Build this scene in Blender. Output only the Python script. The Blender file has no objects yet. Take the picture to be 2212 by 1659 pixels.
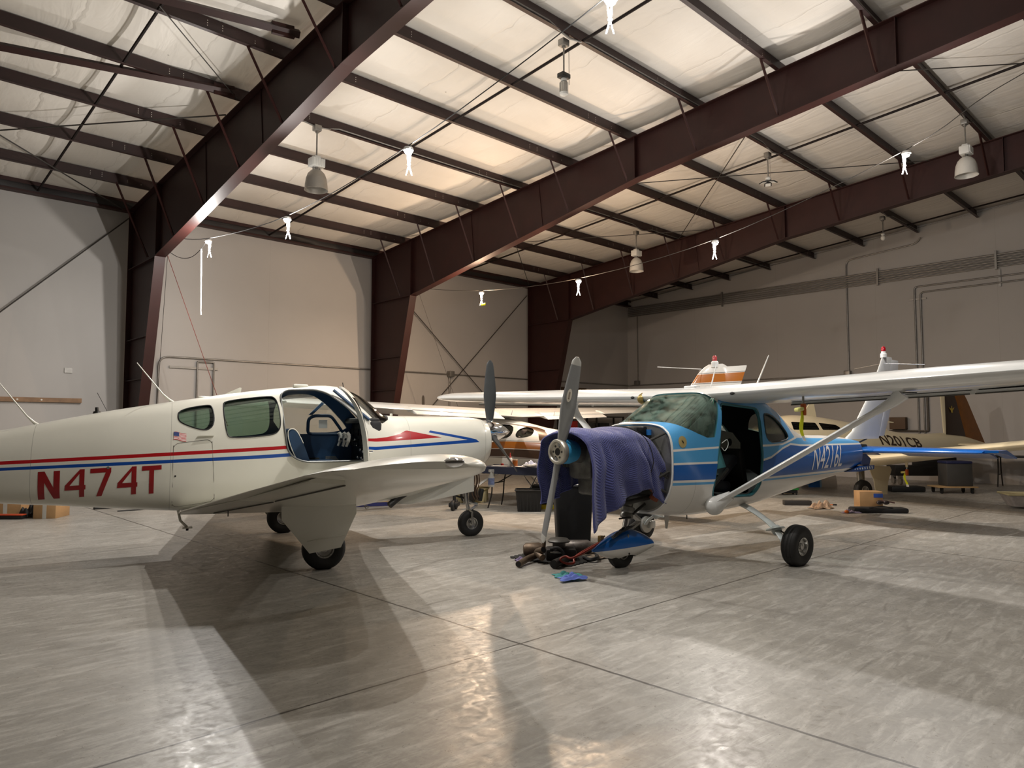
import bpy, bmesh, math, random
from mathutils import Vector, Matrix
random.seed(7)
SC = bpy.context.scene
COL = SC.collection
PI = math.pi
R = math.radians
def srgb(h):
    h = h.lstrip('#'); o = []
    for i in (0, 2, 4):
        c = int(h[i:i+2], 16)/255.0
        o.append(c/12.92 if c <= .04045 else ((c+.055)/1.055)**2.4)
    return (o[0], o[1], o[2], 1.0)
# ---------------------------------------------------------------- materials
MATS = {}
class NT:
    def __init__(s, name):
        s.m = bpy.data.materials.new(name); s.m.use_nodes = True
        s.t = s.m.node_tree; s.b = s.t.nodes['Principled BSDF']; s.out = s.t.nodes['Material Output']
    def n(s, typ, **kw):
        nd = s.t.nodes.new(typ)
        for k, v in kw.items(): setattr(nd, k, v)
        return nd
    def l(s, a, b): s.t.links.new(a, b)
    def math(s, op, a, b=None, c=None):
        nd = s.n('ShaderNodeMath', operation=op)
        for i, v in enumerate((a, b, c)):
            if v is None: continue
            if isinstance(v, (int, float)): nd.inputs[i].default_value = v
            else: s.l(v, nd.inputs[i])
        return nd.outputs[0]
    def mix(s, fac, a, b):
        nd = s.n('ShaderNodeMix', data_type='RGBA')
        for i, v in ((0, fac), (6, a), (7, b)):
            if isinstance(v, (int, float)): nd.inputs[i].default_value = v
            elif isinstance(v, tuple): nd.inputs[i].default_value = v
            else: s.l(v, nd.inputs[i])
        return nd.outputs[2]
    def noise(s, scale, detail=4, rough=.55, vec=None, dist=0):
        nd = s.n('ShaderNodeTexNoise'); nd.inputs['Scale'].default_value = scale
        nd.inputs['Detail'].default_value = detail; nd.inputs['Roughness'].default_value = rough
        nd.inputs['Distortion'].default_value = dist
        if vec is not None: s.l(vec, nd.inputs['Vector'])
        return nd.outputs['Fac']
    def ramp(s, fac, p0, p1):
        nd = s.n('ShaderNodeMapRange'); s.l(fac, nd.inputs[0])
        nd.inputs[1].default_value = p0; nd.inputs[2].default_value = p1
        return nd.outputs[0]
    def obj(s): return s.n('ShaderNodeTexCoord').outputs['Object']
    def bump(s, h, strength=.3, dist=.01):
        nd = s.n('ShaderNodeBump'); nd.inputs['Strength'].default_value = strength
        nd.inputs['Distance'].default_value = dist; s.l(h, nd.inputs['Height']); s.l(nd.outputs[0], s.b.inputs['Normal'])
def mat(name, col, rough=.5, metal=0., var=.12, scale=6., bump=0., bscale=60., spec=.5, emit=None, estr=0, coat=0):
    if name in MATS: return MATS[name]
    k = NT(name); c = srgb(col) if isinstance(col, str) else col
    v = k.obj()
    if var > 0:
        f = k.noise(scale, 5, .6, v)
        d = tuple(x*(1-var) for x in c[:3])+(1,); e = tuple(min(1, x*(1+var*.6)) for x in c[:3])+(1,)
        k.l(k.mix(k.ramp(f, .3, .7), d, e), k.b.inputs['Base Color'])
    else: k.b.inputs['Base Color'].default_value = c
    k.b.inputs['Roughness'].default_value = rough; k.b.inputs['Metallic'].default_value = metal
    k.b.inputs['Specular IOR Level'].default_value = spec
    if coat: k.b.inputs['Coat Weight'].default_value = coat; k.b.inputs['Coat Roughness'].default_value = .08
    if bump: k.bump(k.noise(bscale, 3, .6, v), bump, .004)
    if emit:
        k.b.inputs['Emission Color'].default_value = srgb(emit); k.b.inputs['Emission Strength'].default_value = estr
    MATS[name] = k.m; return k.m
def glass(name, tint, refl=.09, rough=.02, smear=0):
    if name in MATS: return MATS[name]
    k = NT(name); k.t.nodes.remove(k.b)
    tr = k.n('ShaderNodeBsdfTransparent'); tr.inputs[0].default_value = srgb(tint)
    gl = k.n('ShaderNodeBsdfGlossy'); gl.inputs['Roughness'].default_value = rough
    fr = k.n('ShaderNodeFresnel'); fr.inputs[0].default_value = 1.45
    f = k.math('ADD', k.math('MULTIPLY', fr.outputs[0], .8), refl*.3)
    mx = k.n('ShaderNodeMixShader'); k.l(f, mx.inputs[0]); k.l(tr.outputs[0], mx.inputs[1]); k.l(gl.outputs[0], mx.inputs[2])
    last = mx.outputs[0]
    if smear:
        v = k.obj(); df = k.n('ShaderNodeBsdfDiffuse'); df.inputs[0].default_value = srgb('8fa79c')
        m2 = k.n('ShaderNodeMixShader')
        k.l(k.math('MULTIPLY', k.ramp(k.noise(3.5, 5, .6, v, 1.5), .38, .75), smear), m2.inputs[0])
        k.l(last, m2.inputs[1]); k.l(df.outputs[0], m2.inputs[2]); last = m2.outputs[0]
    k.l(last, k.out.inputs[0]); MATS[name] = k.m; return k.m
# ---------------------------------------------------------------- objects
def tag(o, label=None, cat=None, group=None, kind=None):
    if label: o['label'] = label
    if cat: o['category'] = cat
    if group: o['group'] = group
    if kind: o['kind'] = kind
    return o
def thing(name, label, cat, loc=(0, 0, 0), rz=0, group=None, rot=None):
    o = bpy.data.objects.new(name, None); COL.objects.link(o); o.location = loc
    o.rotation_euler = rot if rot else (0, 0, rz); o.empty_display_size = .1
    return tag(o, label, cat, group)
class MB:
    def __init__(s): s.b = bmesh.new()
    def face(s, pts, mi=0):
        f = s.b.faces.new([s.b.verts.new(p) for p in pts]); f.material_index = mi; return f
    def box(s, c, d, rot=None, mi=0, bev=0):
        vs = []
        for x in (-.5, .5):
            for y in (-.5, .5):
                for z in (-.5, .5):
                    p = Vector((x*d[0], y*d[1], z*d[2]))
                    if rot: p = rot @ p
                    vs.append(s.b.verts.new(p+Vector(c)))
        fs = []
        for q in ((0, 1, 3, 2), (4, 6, 7, 5), (0, 4, 5, 1), (2, 3, 7, 6), (0, 2, 6, 4), (1, 5, 7, 3)):
            f = s.b.faces.new([vs[i] for i in q]); f.material_index = mi; fs.append(f)
        if bev:
            es = list({e for f in fs for e in f.edges})
            bmesh.ops.bevel(s.b, geom=es, offset=bev, segments=2, affect='EDGES', profile=.5)
        return s
    def frame(s, d):
        d = Vector(d).normalized(); u = d.cross(Vector((0, 0, 1)))
        if u.length < 1e-4: u = Vector((1, 0, 0))
        u.normalize(); return d, u, d.cross(u)
    def cyl(s, p0, p1, r0, r1=None, n=16, mi=0, cap=True):
        r1 = r0 if r1 is None else r1; p0 = Vector(p0); p1 = Vector(p1); d, u, v = s.frame(p1-p0)
        A = [s.b.verts.new(p0+(u*math.cos(2*PI*i/n)+v*math.sin(2*PI*i/n))*r0) for i in range(n)]
        B = [s.b.verts.new(p1+(u*math.cos(2*PI*i/n)+v*math.sin(2*PI*i/n))*r1) for i in range(n)]
        for i in range(n):
            f = s.b.faces.new((A[i], A[(i+1) % n], B[(i+1) % n], B[i])); f.material_index = mi
        if cap:
            for q in (A[::-1], B):
                f = s.b.faces.new(q); f.material_index = mi
        return s
    def tube(s, pts, r, n=8, mi=0, flat=None):
        pts = [Vector(p) for p in pts]; rings = []; up = None
        for i, p in enumerate(pts):
            d = (pts[min(i+1, len(pts)-1)]-pts[max(i-1, 0)]).normalized()
            if up is None:
                _, u, _ = s.frame(d)
            else:
                u = up-d*up.dot(d)
                u = u.normalized() if u.length > 1e-5 else s.frame(d)[1]
            up = u; v = d.cross(u); rr = r[i] if isinstance(r, (list, tuple)) else r
            a, b = (rr, rr) if flat is None else (rr, rr*flat)
            rings.append([s.b.verts.new(p+u*a*math.cos(2*PI*k/n)+v*b*math.sin(2*PI*k/n)) for k in range(n)])
        s.rings(rings, True, mi); return s
    def rings(s, rings, cap=True, mi=0, closed=True):
        n = len(rings[0])
        for A, B in zip(rings, rings[1:]):
            for i in range(n if closed else n-1):
                f = s.b.faces.new((A[i], A[(i+1) % n], B[(i+1) % n], B[i])); f.material_index = mi
        if cap and closed:
            for q in (rings[0][::-1], rings[-1]):
                f = s.b.faces.new(q); f.material_index = mi
    def loft(s, secs, cap=True, mi=0, closed=True):
        s.rings([[s.b.verts.new(p) for p in c] for c in secs], cap, mi, closed); return s
    def lathe(s, prof, o=(0, 0, 0), ax=(0, 0, 1), n=32, mi=0, cap=False):
        o = Vector(o); d, u, v = s.frame(ax); rg = []
        for r, h in prof:
            r = max(r, 1e-4)
            rg.append([s.b.verts.new(o+d*h+(u*math.cos(2*PI*i/n)+v*math.sin(2*PI*i/n))*r) for i in range(n)])
        s.rings(rg, cap, mi); return s
    def prism(s, poly, axis, a, b, mi=0):
        # poly of 2d points in the plane left by axis; extruded from a to b
        def P(p, t): return {'x': (t, p[0], p[1]), 'y': (p[0], t, p[1]), 'z': (p[0], p[1], t)}[axis]
        A = [s.b.verts.new(P(p, a)) for p in poly]; B = [s.b.verts.new(P(p, b)) for p in poly]
        n = len(poly)
        for i in range(n):
            f = s.b.faces.new((A[i], A[(i+1) % n], B[(i+1) % n], B[i])); f.material_index = mi
        for q in (A[::-1], B):
            f = s.b.faces.new(q); f.material_index = mi
        return s
    def sphere(s, c, r, mi=0, sc=(1, 1, 1), n=16):
        prof = [(math.sin(PI*i/n)*r, -math.cos(PI*i/n)*r) for i in range(n+1)]
        b0 = len(s.b.verts); s.lathe(prof, (0, 0, 0), (0, 0, 1), 2*n, mi); s.b.verts.ensure_lookup_table()
        for v in s.b.verts[b0:]: v.co = Vector((v.co.x*sc[0], v.co.y*sc[1], v.co.z*sc[2]))+Vector(c)
        return s
    def done(s, name, mats, parent=None, smooth=35, xf=None, recalc=True):
        if xf is not None: bmesh.ops.transform(s.b, matrix=xf, verts=s.b.verts)
        bmesh.ops.remove_doubles(s.b, verts=s.b.verts, dist=1e-5)
        if recalc: bmesh.ops.recalc_face_normals(s.b, faces=s.b.faces)
        me = bpy.data.meshes.new(name); s.b.to_mesh(me); s.b.free()
        for m in (mats if isinstance(mats, (list, tuple)) else [mats]): me.materials.append(m)
        if smooth:
            for p in me.polygons: p.use_smooth = True
            me.set_sharp_from_angle(angle=R(smooth))
        o = bpy.data.objects.new(name, me); COL.objects.link(o)
        if parent: o.parent = parent
        return o
def one(name, mb, m, label, cat, group=None, kind=None, smooth=35):
    return tag(mb.done(name, m, None, smooth), label, cat, group, kind)
def booled(o, ops):
    for c, op in ops:
        md = o.modifiers.new('b', 'BOOLEAN'); md.object = c; md.operation = op; md.solver = 'EXACT'
        md.material_mode = 'TRANSFER'
    bpy.context.view_layer.update()
    dg = bpy.context.evaluated_depsgraph_get()
    me = bpy.data.meshes.new_from_object(o.evaluated_get(dg), preserve_all_data_layers=True, depsgraph=dg)
    o.modifiers.clear(); o.data = me
    for p in me.polygons: p.use_smooth = True
    me.set_sharp_from_angle(angle=R(32))
    return o
def kill(*os):
    for o in os: bpy.data.objects.remove(o, do_unlink=True)
def chaikin(p, it=3, closed=True):
    for _ in range(it):
        q = []
        n = len(p)
        for i in range(n if closed else n-1):
            a, b = p[i], p[(i+1) % n]
            q += [tuple(x*.75+y*.25 for x, y in zip(a, b)), tuple(x*.25+y*.75 for x, y in zip(a, b))]
        p = q if closed else [p[0]]+q+[p[-1]]
    return p
def rounded(p, r, k=4):
    q = []; n = len(p)
    for i in range(n):
        a = Vector(p[i-1]); b = Vector(p[i]); c = Vector(p[(i+1) % n])
        ra = min(r, (a-b).length*.45); rc = min(r, (c-b).length*.45)
        s = b+(a-b).normalized()*ra; e = b+(c-b).normalized()*rc
        for j in range(k+1):
            t = j/k; q.append(tuple(s*(1-t)**2+b*2*t*(1-t)+e*t*t))
    return q
def spl(pts, n=8):
    P = [Vector(p) for p in pts]; P = [P[0]*2-P[1]]+P+[P[-1]*2-P[-2]]; o = []
    for i in range(1, len(P)-2):
        a, b, c, d = P[i-1:i+3]
        for k in range(n):
            t = k/n
            o.append(.5*((2*b)+(c-a)*t+(2*a-5*b+4*c-d)*t*t+(3*b-a-3*c+d)*t**3))
    return o+[P[-2]]
def pchip(xs, ys):
    n = len(xs); h = [xs[i+1]-xs[i] for i in range(n-1)]; d = [(ys[i+1]-ys[i])/h[i] for i in range(n-1)]
    m = [d[0]]+[0 if d[i-1]*d[i] <= 0 else 2/(1/d[i-1]+1/d[i]) for i in range(1, n-1)]+[d[-1]]
    def f(x):
        x = min(max(x, xs[0]), xs[-1]); i = 0
        while i < n-2 and x > xs[i+1]: i += 1
        t = (x-xs[i])/h[i]
        return ((2*t**3-3*t*t+1)*ys[i]+(t**3-2*t*t+t)*h[i]*m[i]+(-2*t**3+3*t*t)*ys[i+1]+(t**3-t*t)*h[i]*m[i+1])
    return f
# ---------------------------------------------------------------- camera
CAMZ = 1.48; FPX = 1542.0
YAW, PITCH = R(46.38), R(3.4574)
FW = Vector((math.cos(YAW)*math.cos(PITCH), math.sin(YAW)*math.cos(PITCH), math.sin(PITCH)))
RT = Vector((math.sin(YAW), -math.cos(YAW), 0)); UP = RT.cross(FW)
cd = bpy.data.cameras.new('camera'); cam = bpy.data.objects.new('camera', cd); COL.objects.link(cam)
cd.sensor_width = 36; cd.lens = FPX/2212*36; cd.clip_end = 200; cd.clip_start = .05
M = Matrix((RT, UP, -FW)).transposed().to_4x4(); M.translation = (0, 0, CAMZ); cam.matrix_world = M
SC.camera = cam
def P(x, y, z=0.0):
    """ground (or height z) point seen at photo pixel x, y"""
    d = FW+RT*((x-1106)/FPX)-UP*((y-829.5)/FPX)
    t = (z-CAMZ)/d.z; return Vector((0, 0, CAMZ))+d*t
# ================================================================ setting
YL, XR, YN, XB, YRIDGE = 16.7, 22.05, -20.7, -13.7, -2.0
def pb(y): return 6.12+(YL-y)*.0825            # underside of the purlins
def roof(y): return pb(y)+.215
def m_floor():
    k = NT('polished_concrete'); v = k.obj()
    sep = k.n('ShaderNodeSeparateXYZ'); k.l(v, sep.inputs[0])
    big = k.noise(.55, 5, .6, v, .6); mid = k.noise(2.3, 6, .68, v, 1.2); fine = k.noise(26, 5, .7, v)
    st = k.n('ShaderNodeMapping'); st.inputs['Scale'].default_value = (.8, 4.5, 1); st.inputs['Rotation'].default_value = (0, 0, R(40)); k.l(v, st.inputs[0])
    strk = k.noise(3.2, 5, .72, st.outputs[0], .8)
    c = k.mix(k.ramp(big, .3, .72), srgb('918d86'), srgb('a8a49c'))
    c = k.mix(k.math('MULTIPLY', k.ramp(mid, .40, .62), .5), c, srgb('7f7b74'))
    c = k.mix(k.math('MULTIPLY', k.ramp(strk, .48, .68), .55), c, srgb('c9c6bf'))
    f2 = k.noise(7.5, 7, .72, v, 1.6)
    c = k.mix(k.math('MULTIPLY', k.ramp(f2, .52, .68), .28), c, srgb('6d6962'))
    c = k.mix(k.math('MULTIPLY', k.ramp(fine, .45, .75), .30), c, srgb('706c65'))
    # scuffs of tyres: thin dark wavy lines
    wv = k.n('ShaderNodeTexWave'); wv.inputs['Scale'].default_value = .35; wv.inputs['Distortion'].default_value = 14; wv.inputs['Detail'].default_value = 4; k.l(st.outputs[0], wv.inputs['Vector'])
    sc = k.math('MULTIPLY', k.ramp(wv.outputs['Fac'], .965, 1.0), k.ramp(k.noise(.9, 3, .5, v), .5, .7))
    c = k.mix(k.math('MULTIPLY', sc, .5), c, srgb('4c473f'))
    # saw cut joints
    ln = None
    for axis, at, w in ((0, 3.48, .011), (1, 3.57, .008), (0, 9.53, .011), (1, 9.6, .009), (0, 15.6, .011), (1, -2.5, .009), (0, -2.6, .011)):
        wob = k.math('MULTIPLY', k.math('SUBTRACT', k.noise(5, 3, .6, v), .5), .02)
        d = k.math('ABSOLUTE', k.math('ADD', k.math('SUBTRACT', sep.outputs[axis], at), wob))
        f = k.math('LESS_THAN', d, w); ln = f if ln is None else k.math('MAXIMUM', ln, f)
    c = k.mix(k.math('MULTIPLY', ln, .85), c, srgb('35302a'))
    k.l(c, k.b.inputs['Base Color'])
    r = k.math('ADD', k.math('MULTIPLY', k.ramp(f2, .35, .65), .20), k.math('ADD', k.math('MULTIPLY', k.ramp(fine, .3, .7), .16), .20))
    k.l(r, k.b.inputs['Roughness']); k.b.inputs['Specular IOR Level'].default_value = .55
    k.bump(k.math('ADD', k.math('MULTIPLY', fine, .6), k.math('MULTIPLY', ln, -3)), .12, .004)
    return k.m
def m_wall():
    k = NT('painted_wall_panels'); v = k.obj(); sep = k.n('ShaderNodeSeparateXYZ'); k.l(v, sep.inputs[0])
    c = k.mix(k.ramp(k.noise(.5, 4, .5, v), .3, .7), srgb('aba7a3'), srgb('b2aeaa'))
    c = k.mix(k.math('MULTIPLY', k.ramp(k.noise(9, 5, .7, v), .62, .8), .10), c, srgb('8b8378'))
    st = None
    for a in (0, 1):                                     # faint seams between panels
        d = k.math('ABSOLUTE', k.math('SUBTRACT', k.math('FRACT', k.math('DIVIDE', k.math('ADD', sep.outputs[a], 30.2), 3.03)), .5))
        f = k.math('LESS_THAN', d, .0016); st = f if st is None else k.math('MAXIMUM', st, f)
    c = k.mix(k.math('MULTIPLY', st, .25), c, srgb('8b8378'))
    k.l(c, k.b.inputs['Base Color']); k.b.inputs['Roughness'].default_value = .7
    k.bump(k.noise(3, 3, .5, v), .05, .02); return k.m
def m_ceiling():
    k = NT('vinyl_faced_insulation'); v = k.obj(); sep = k.n('ShaderNodeSeparateXYZ'); k.l(v, sep.inputs[0])
    c = k.mix(k.ramp(k.noise(.7, 4, .5, v, 1), .3, .7), srgb('d8d2c9'), srgb('e0dbd3'))
    wob = k.math('MULTIPLY', k.noise(1.1, 3, .6, v), .5)
    d = k.math('ABSOLUTE', k.math('SUBTRACT', k.math('FRACT', k.math('DIVIDE', k.math('ADD', k.math('ADD', sep.outputs[0], wob), 30.3), 1.52)), .5))
    seam = k.math('LESS_THAN', d, .006)
    c = k.mix(k.math('MULTIPLY', seam, k.math('MULTIPLY', k.ramp(k.noise(1.6, 3, .5, v), .35, .65), .45)), c, srgb('9a9186'))
    dots = k.n('ShaderNodeTexVoronoi'); dots.inputs['Scale'].default_value = 1.3; k.l(v, dots.inputs['Vector'])
    c = k.mix(k.math('MULTIPLY', k.math('LESS_THAN', dots.outputs['Distance'], .018), .6), c, srgb('5a5248'))
    k.l(c, k.b.inputs['Base Color']); k.b.inputs['Roughness'].default_value = .55
    mp = k.n('ShaderNodeMapping'); mp.inputs['Scale'].default_value = (2.2, .5, 1); k.l(v, mp.inputs[0])
    h = k.math('ADD', k.math('MULTIPLY', k.ramp(d, 0, .03), .35), k.noise(1.4, 3, .5, mp.outputs[0], 1.2))
    k.bump(h, .35, .05); return k.m
STEEL = mat('red_oxide_steel', '2f1512', .5, 0, .18, 3, .05, 40, .35)
DARKST = mat('dark_bridging_steel', '1d1513', .75, 0, .1, spec=.2)
GALV = mat('galvanised_conduit', '8e8b86', .42, .7, .15, 12)
CABLE = mat('bracing_wire_rope', '3b3733', .6, .2, .05)
WALL = m_wall(); CEIL = m_ceiling()
def struct(name, mb, m, smooth=0): return tag(mb.done(name, m, None, smooth, recalc=True), None, None, None, 'structure')
struct('floor', MB().box(((XB+XR)/2, (YN+YL)/2, -.1), (XR-XB+.4, YL-YN+.4, .2)), m_floor())
struct('wall_left', MB().box(((XB+XR)/2, YL+.1, 3.2), (XR-XB, .2, 6.5)), WALL)
gab = [(YL, 0), (YL, roof(YL)+.1), (YRIDGE, roof(YRIDGE)+.1), (YN, roof(YL)+.1), (YN, 0)]
struct('wall_right', MB().prism(gab, 'x', XR, XR+.2), WALL)
struct('wall_back', MB().prism(gab, 'x', XB-.2, XB), WALL)
struct('wall_near', MB().box(((XB+XR)/2, YN-.1, 3.2), (XR-XB, .2, 6.5)), WALL)
def ceil():
    mb = MB(); nx = 48; rows = []
    ys = [YL+.05]
    YP = [15.28-1.463*k for k in range(12)]
    for k in range(11):
        a, b = (YL if k == 0 else YP[k-1]), YP[k]
        for j in range(1, 7): ys.append(a+(b-a)*j/6)
    for y in ys:
        i = min(range(12), key=lambda q: abs(YP[q]-y)); dd = min(1, abs(YP[i]-y)/.73)
        rows.append([(XB+(XR-XB)*i2/nx, y, roof(y)-.035*math.sin(dd*PI/2)) for i2 in range(nx+1)])
    rows.append([(XB+(XR-XB)*i2/nx, YRIDGE, roof(YRIDGE)) for i2 in range(nx+1)])
    rows.append([(XB+(XR-XB)*i2/nx, YN-.05, roof(YL)) for i2 in range(nx+1)])
    g = [[mb.b.verts.new(p) for p in r] for r in rows]
    for A, B in zip(g, g[1:]):
        for i in range(nx): mb.b.faces.new((A[i], A[i+1], B[i+1], B[i]))
    o = mb.done('ceiling', CEIL, None, 60); sm = o.modifiers.new('t', 'SOLIDIFY'); sm.thickness = .12; sm.offset = 1
    return tag(o, kind='structure')
ceil()
# ---------------------------------------------------------------- purlins
def m_purlin():                                    # red oxide web with punched bolt holes near each frame
    k = NT('punched_purlin_steel'); v = k.obj(); sep = k.n('ShaderNodeSeparateXYZ'); k.l(v, sep.inputs[0])
    c = k.mix(k.ramp(k.noise(3, 5, .6, v), .3, .7), srgb('271513'), srgb('311b18'))
    u = k.math('MULTIPLY', k.math('SUBTRACT', k.math('FRACT', k.math('ADD', k.math('DIVIDE', k.math('SUBTRACT', sep.outputs[0], 4.55), 6.05), .5)), .5), 6.05)
    hit = None
    for dx, z1 in ((-1.15, .16), (-.95, .16), (-.5, .12), (-.25, .09), (.55, .12), (.85, .16), (1.1, .16)):
        a = k.math('ABSOLUTE', k.math('SUBTRACT', u, dx))
        zz = k.math('MULTIPLY', k.math('SUBTRACT', k.math('FRACT', k.math('DIVIDE', sep.outputs[2], .034)), .5), .034)
        rad = k.math('ADD', k.math('MULTIPLY', a, a), k.math('MULTIPLY', zz, zz))
        f = k.math('MULTIPLY', k.math('LESS_THAN', rad, .0065**2), k.math('LESS_THAN', sep.outputs[2], z1)); hit = f if hit is None else k.math('MAXIMUM', hit, f)
    hit = k.math('MULTIPLY', hit, k.math('GREATER_THAN', sep.outputs[2], .062))
    c = k.mix(k.math('MULTIPLY', hit, .9), c, srgb('d8d0c4'))
    k.l(c, k.b.inputs['Base Color']); k.b.inputs['Roughness'].default_value = .5; return k.m
PURL = m_purlin()
ORD = ['first', 'second', 'third', 'fourth', 'fifth', 'sixth', 'seventh', 'eighth', 'ninth', 'tenth', 'eleventh', 'twelfth']
FX = [4.55, 10.62, 16.63]
WHITE = mat('white_spot', 'd8d0c4', .7, 0, 0)
YP = [15.28-1.463*k for k in range(11)]
for k, y in enumerate(YP):
    z = pb(y); t = thing('roof_purlin', ORD[k]+' dark red steel purlin up the roof slope counted from the left wall eave', 'roof purlin', (0, y, z), 0, 'roof purlins')
    prof = [(-.062, 0), (.003, 0), (.003, .192), (.062, .192), (.062, .2), (-.003, .2), (-.003, .006), (-.062, .006)]
    MB().prism(prof, 'x', -7.5, XR-.02).done('beam', PURL, t, 0)
e = thing('eave_strut', 'dark steel eave strut with bulging insulation along the top of the left wall', 'eave strut', (0, YL-.12, 6.08))
MB().prism([(-.08, 0), (.1, 0), (.1, .24), (-.08, .24), (-.08, .16), (.06, .2), (.06, .04), (-.08, .04)], 'x', -7.5, XR-.02).done('channel', STEEL, e, 0)
b = MB(); secs = []
for i in range(90):
    x = -7.5+i*(XR+7.4)/90; w = .035*math.sin(x*1.7)+.02*math.sin(x*4.1)
    secs.append([(x, -.06-w*.4, .05), (x, -.09-w, .15), (x, -.02, .27+w*.6), (x, .1, .27), (x, .1, .04)])
b.loft(secs).done('insulation_lip', mat('black_insulation_edge', '1d1817', .6, 0, .1), e, 60)
# ---------------------------------------------------------------- portal frames
def zbot(y):
    if y > 7.78: return 6.05+(7.78-y)*(6.05-4.83)/(14.8-7.78)
    return 6.05+(7.78-y)*.101
def portal(xc, label):
    t = thing('portal_frame', label, 'steel frame', (xc, 0, 0), 0, 'portal frames')
    def web(name, poly): MB().prism(poly, 'x', -.006, .006).done(name, STEEL, t, 0)
    def flange(b, pts, w=.2):
        for (a, c) in zip(pts, pts[1:]):
            d = Vector((0, c[0]-a[0], c[1]-a[1])); L = d.length; d.normalize(); n = Vector((0, -d.z, d.y))
            rot = Matrix((Vector((1, 0, 0)), d, n)).transposed()
            b.box((0, (a[0]+c[0])/2, (a[1]+c[1])/2), (w, L+.012, .014), rot)
    yo = 16.58; topz = pb(yo)-.02
    web('column', [(yo, 0), (16.02, 0), (14.8, 4.83), (14.8, pb(14.8)-.01), (yo, topz)])
    b = MB(); flange(b, [(yo, 0), (yo, topz)]); flange(b, [(16.02, 0), (14.8, 4.83)])
    flange(b, [(14.8, 4.83), (14.8, pb(14.8)-.02)], .19); flange(b, [(yo-.01, 4.83), (14.81, 4.83)], .18)
    for z in (1.3, 2.45, 3.3): flange(b, [(yo-.01, z), (16.02-1.22*z/4.83+.01, z)], .16)
    b.box((0, 16.3, .01), (.3, .75, .02)); b.done('column_flanges', STEEL, t, 0)
    ye = -2.0
    web('rafter', [(14.8, 4.83), (7.78, 6.05), (ye, zbot(ye)), (ye, pb(ye)-.01), (14.8, pb(14.8)-.01)])
    b = MB(); flange(b, [(14.8, 4.83), (7.78, 6.05), (3.3, zbot(3.3)), (ye, zbot(ye))]); flange(b, [(yo, pb(yo)-.012), (ye, pb(ye)-.012)])
    for y in (7.78, 3.3): flange(b, [(y, zbot(y)), (y, pb(y)-.02)], .19)
    for y in (12.4, 10.2): flange(b, [(y, zbot(y)), (y+.12, pb(y)-.02)], .04)
    b.done('rafter_flanges', STEEL, t, 0)
    for k, y in enumerate(YP[:9]):
        for sgn in (-1, 1):
            MB().tube([(sgn*(.62 if k else .7), y-.01, pb(y)+.03), (sgn*.09, y-.02, zbot(min(y, 14.7))+.03)], .022, 4).done('flange_brace', STEEL, t, 0)
    return t
portal(FX[0], 'nearest dark red steel frame, its column by the white plane with red N474T lettering')
portal(FX[1], 'middle dark red steel frame, column rising behind the white plane nose')
portal(FX[2], 'farthest dark red steel frame, column rising behind the grey propeller')
for x, lab in ((2.78, 'dark bridging strap under purlins in the leftmost bay'), (7.55, 'dark bridging strap under purlins between nearest and middle frames'),
               (13.65, 'dark bridging strap under purlins between middle and farthest frames'), (21.05, 'dark bridging strap under purlins close to the far end wall')):
    one('purlin_strap', MB().tube([(x, 16.5, pb(16.5)+.02), (x, -1.5, pb(-1.5)+.02)], .022, 6), DARKST, lab, 'strap', 'purlin straps')
def bar(name, a, c, r, m, lab, cat, grp=None, sag=0, n=8):
    a = Vector(a); c = Vector(c); pts = [a+(c-a)*i/12-Vector((0, 0, sag*math.sin(PI*i/12))) for i in range(13)] if sag else [a, c]
    return one(name, MB().tube(pts, r, n), m, lab, cat, grp)
for nm, a, c in (('lower', (4.38, 10.74, 6.66), (-1.4, 11.66, 6.29)), ('upper', (4.38, 8.78, 6.8), (-1.4, 9.6, 6.4))):
    t = thing('strut_pipe', nm+' of two dark red square struts meeting the nearest frame in the leftmost bay', 'strut', group='roof struts')
    a = Vector(a); c = Vector(c); d = (c-a).normalized()
    MB().tube([a, c], .062, 4).done('tube', STEEL, t, 0)
    MB().box(a+d*.22, (.3, .05, .16), d.to_track_quat('X', 'Z').to_matrix()).done('end_plate', STEEL, t, 0)
for a, c, r, lab in (((.9, 15.1, 6.30), (4.4, 11.3, 6.5), .012, 'bracing cable crossing the leftmost roof bay up to the nearest frame'),
                     ((1.0, 13.4, 6.36), (4.3, 16.5, 6.1), .012, 'bracing cable running down to the eave in the leftmost roof bay'),
                     ((2.75, 9.25, 6.72), (4.4, 10.85, 6.6), .008, 'thin cable beside the upper strut in the leftmost roof bay'),
                     ((11.0, 10.5, 6.6), (16.5, 4.6, 7.08), .010, 'bracing cable crossing the roof bay beyond the middle frame'),
                     ((11.0, 5.25, 7.04), (16.5, 10.75, 6.58), .010, 'bracing cable slanting left below the roof beyond the middle frame'),
                     ((10.9, 4.9, 7.05), (13.7, 2.2, 7.28), .010, 'bracing cable at upper right of the roof beyond the middle frame'),
                     ((12.2, 12.8, 6.35), (16.3, 16.3, 6.1), .010, 'bracing cable slanting to the eave left of the farthest frame'),
                     ((10.9, 15.6, 6.2), (16.5, 9.8, 6.66), .009, 'long faint roof cable crossing from eave to farthest frame')):
    bar('bracing_cable', a, c, r, CABLE, lab, 'cable', 'roof bracing cables')
for a, c, lab in (((-1.2, 16.6, -.1+.2), (4.45, 16.6, 5.95), 'long wall bracing cable left of the nearest column'),
                  ((10.75, 16.6, 5.8), (16.5, 16.6, .9), 'wall bracing cable falling right from the middle column'),
                  ((16.5, 16.6, 5.82), (10.75, 16.6, .3), 'wall bracing cable falling left from the farthest column')):
    bar('wall_bracing_cable', a, c, .013, CABLE, lab, 'cable', 'wall bracing cables')
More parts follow.
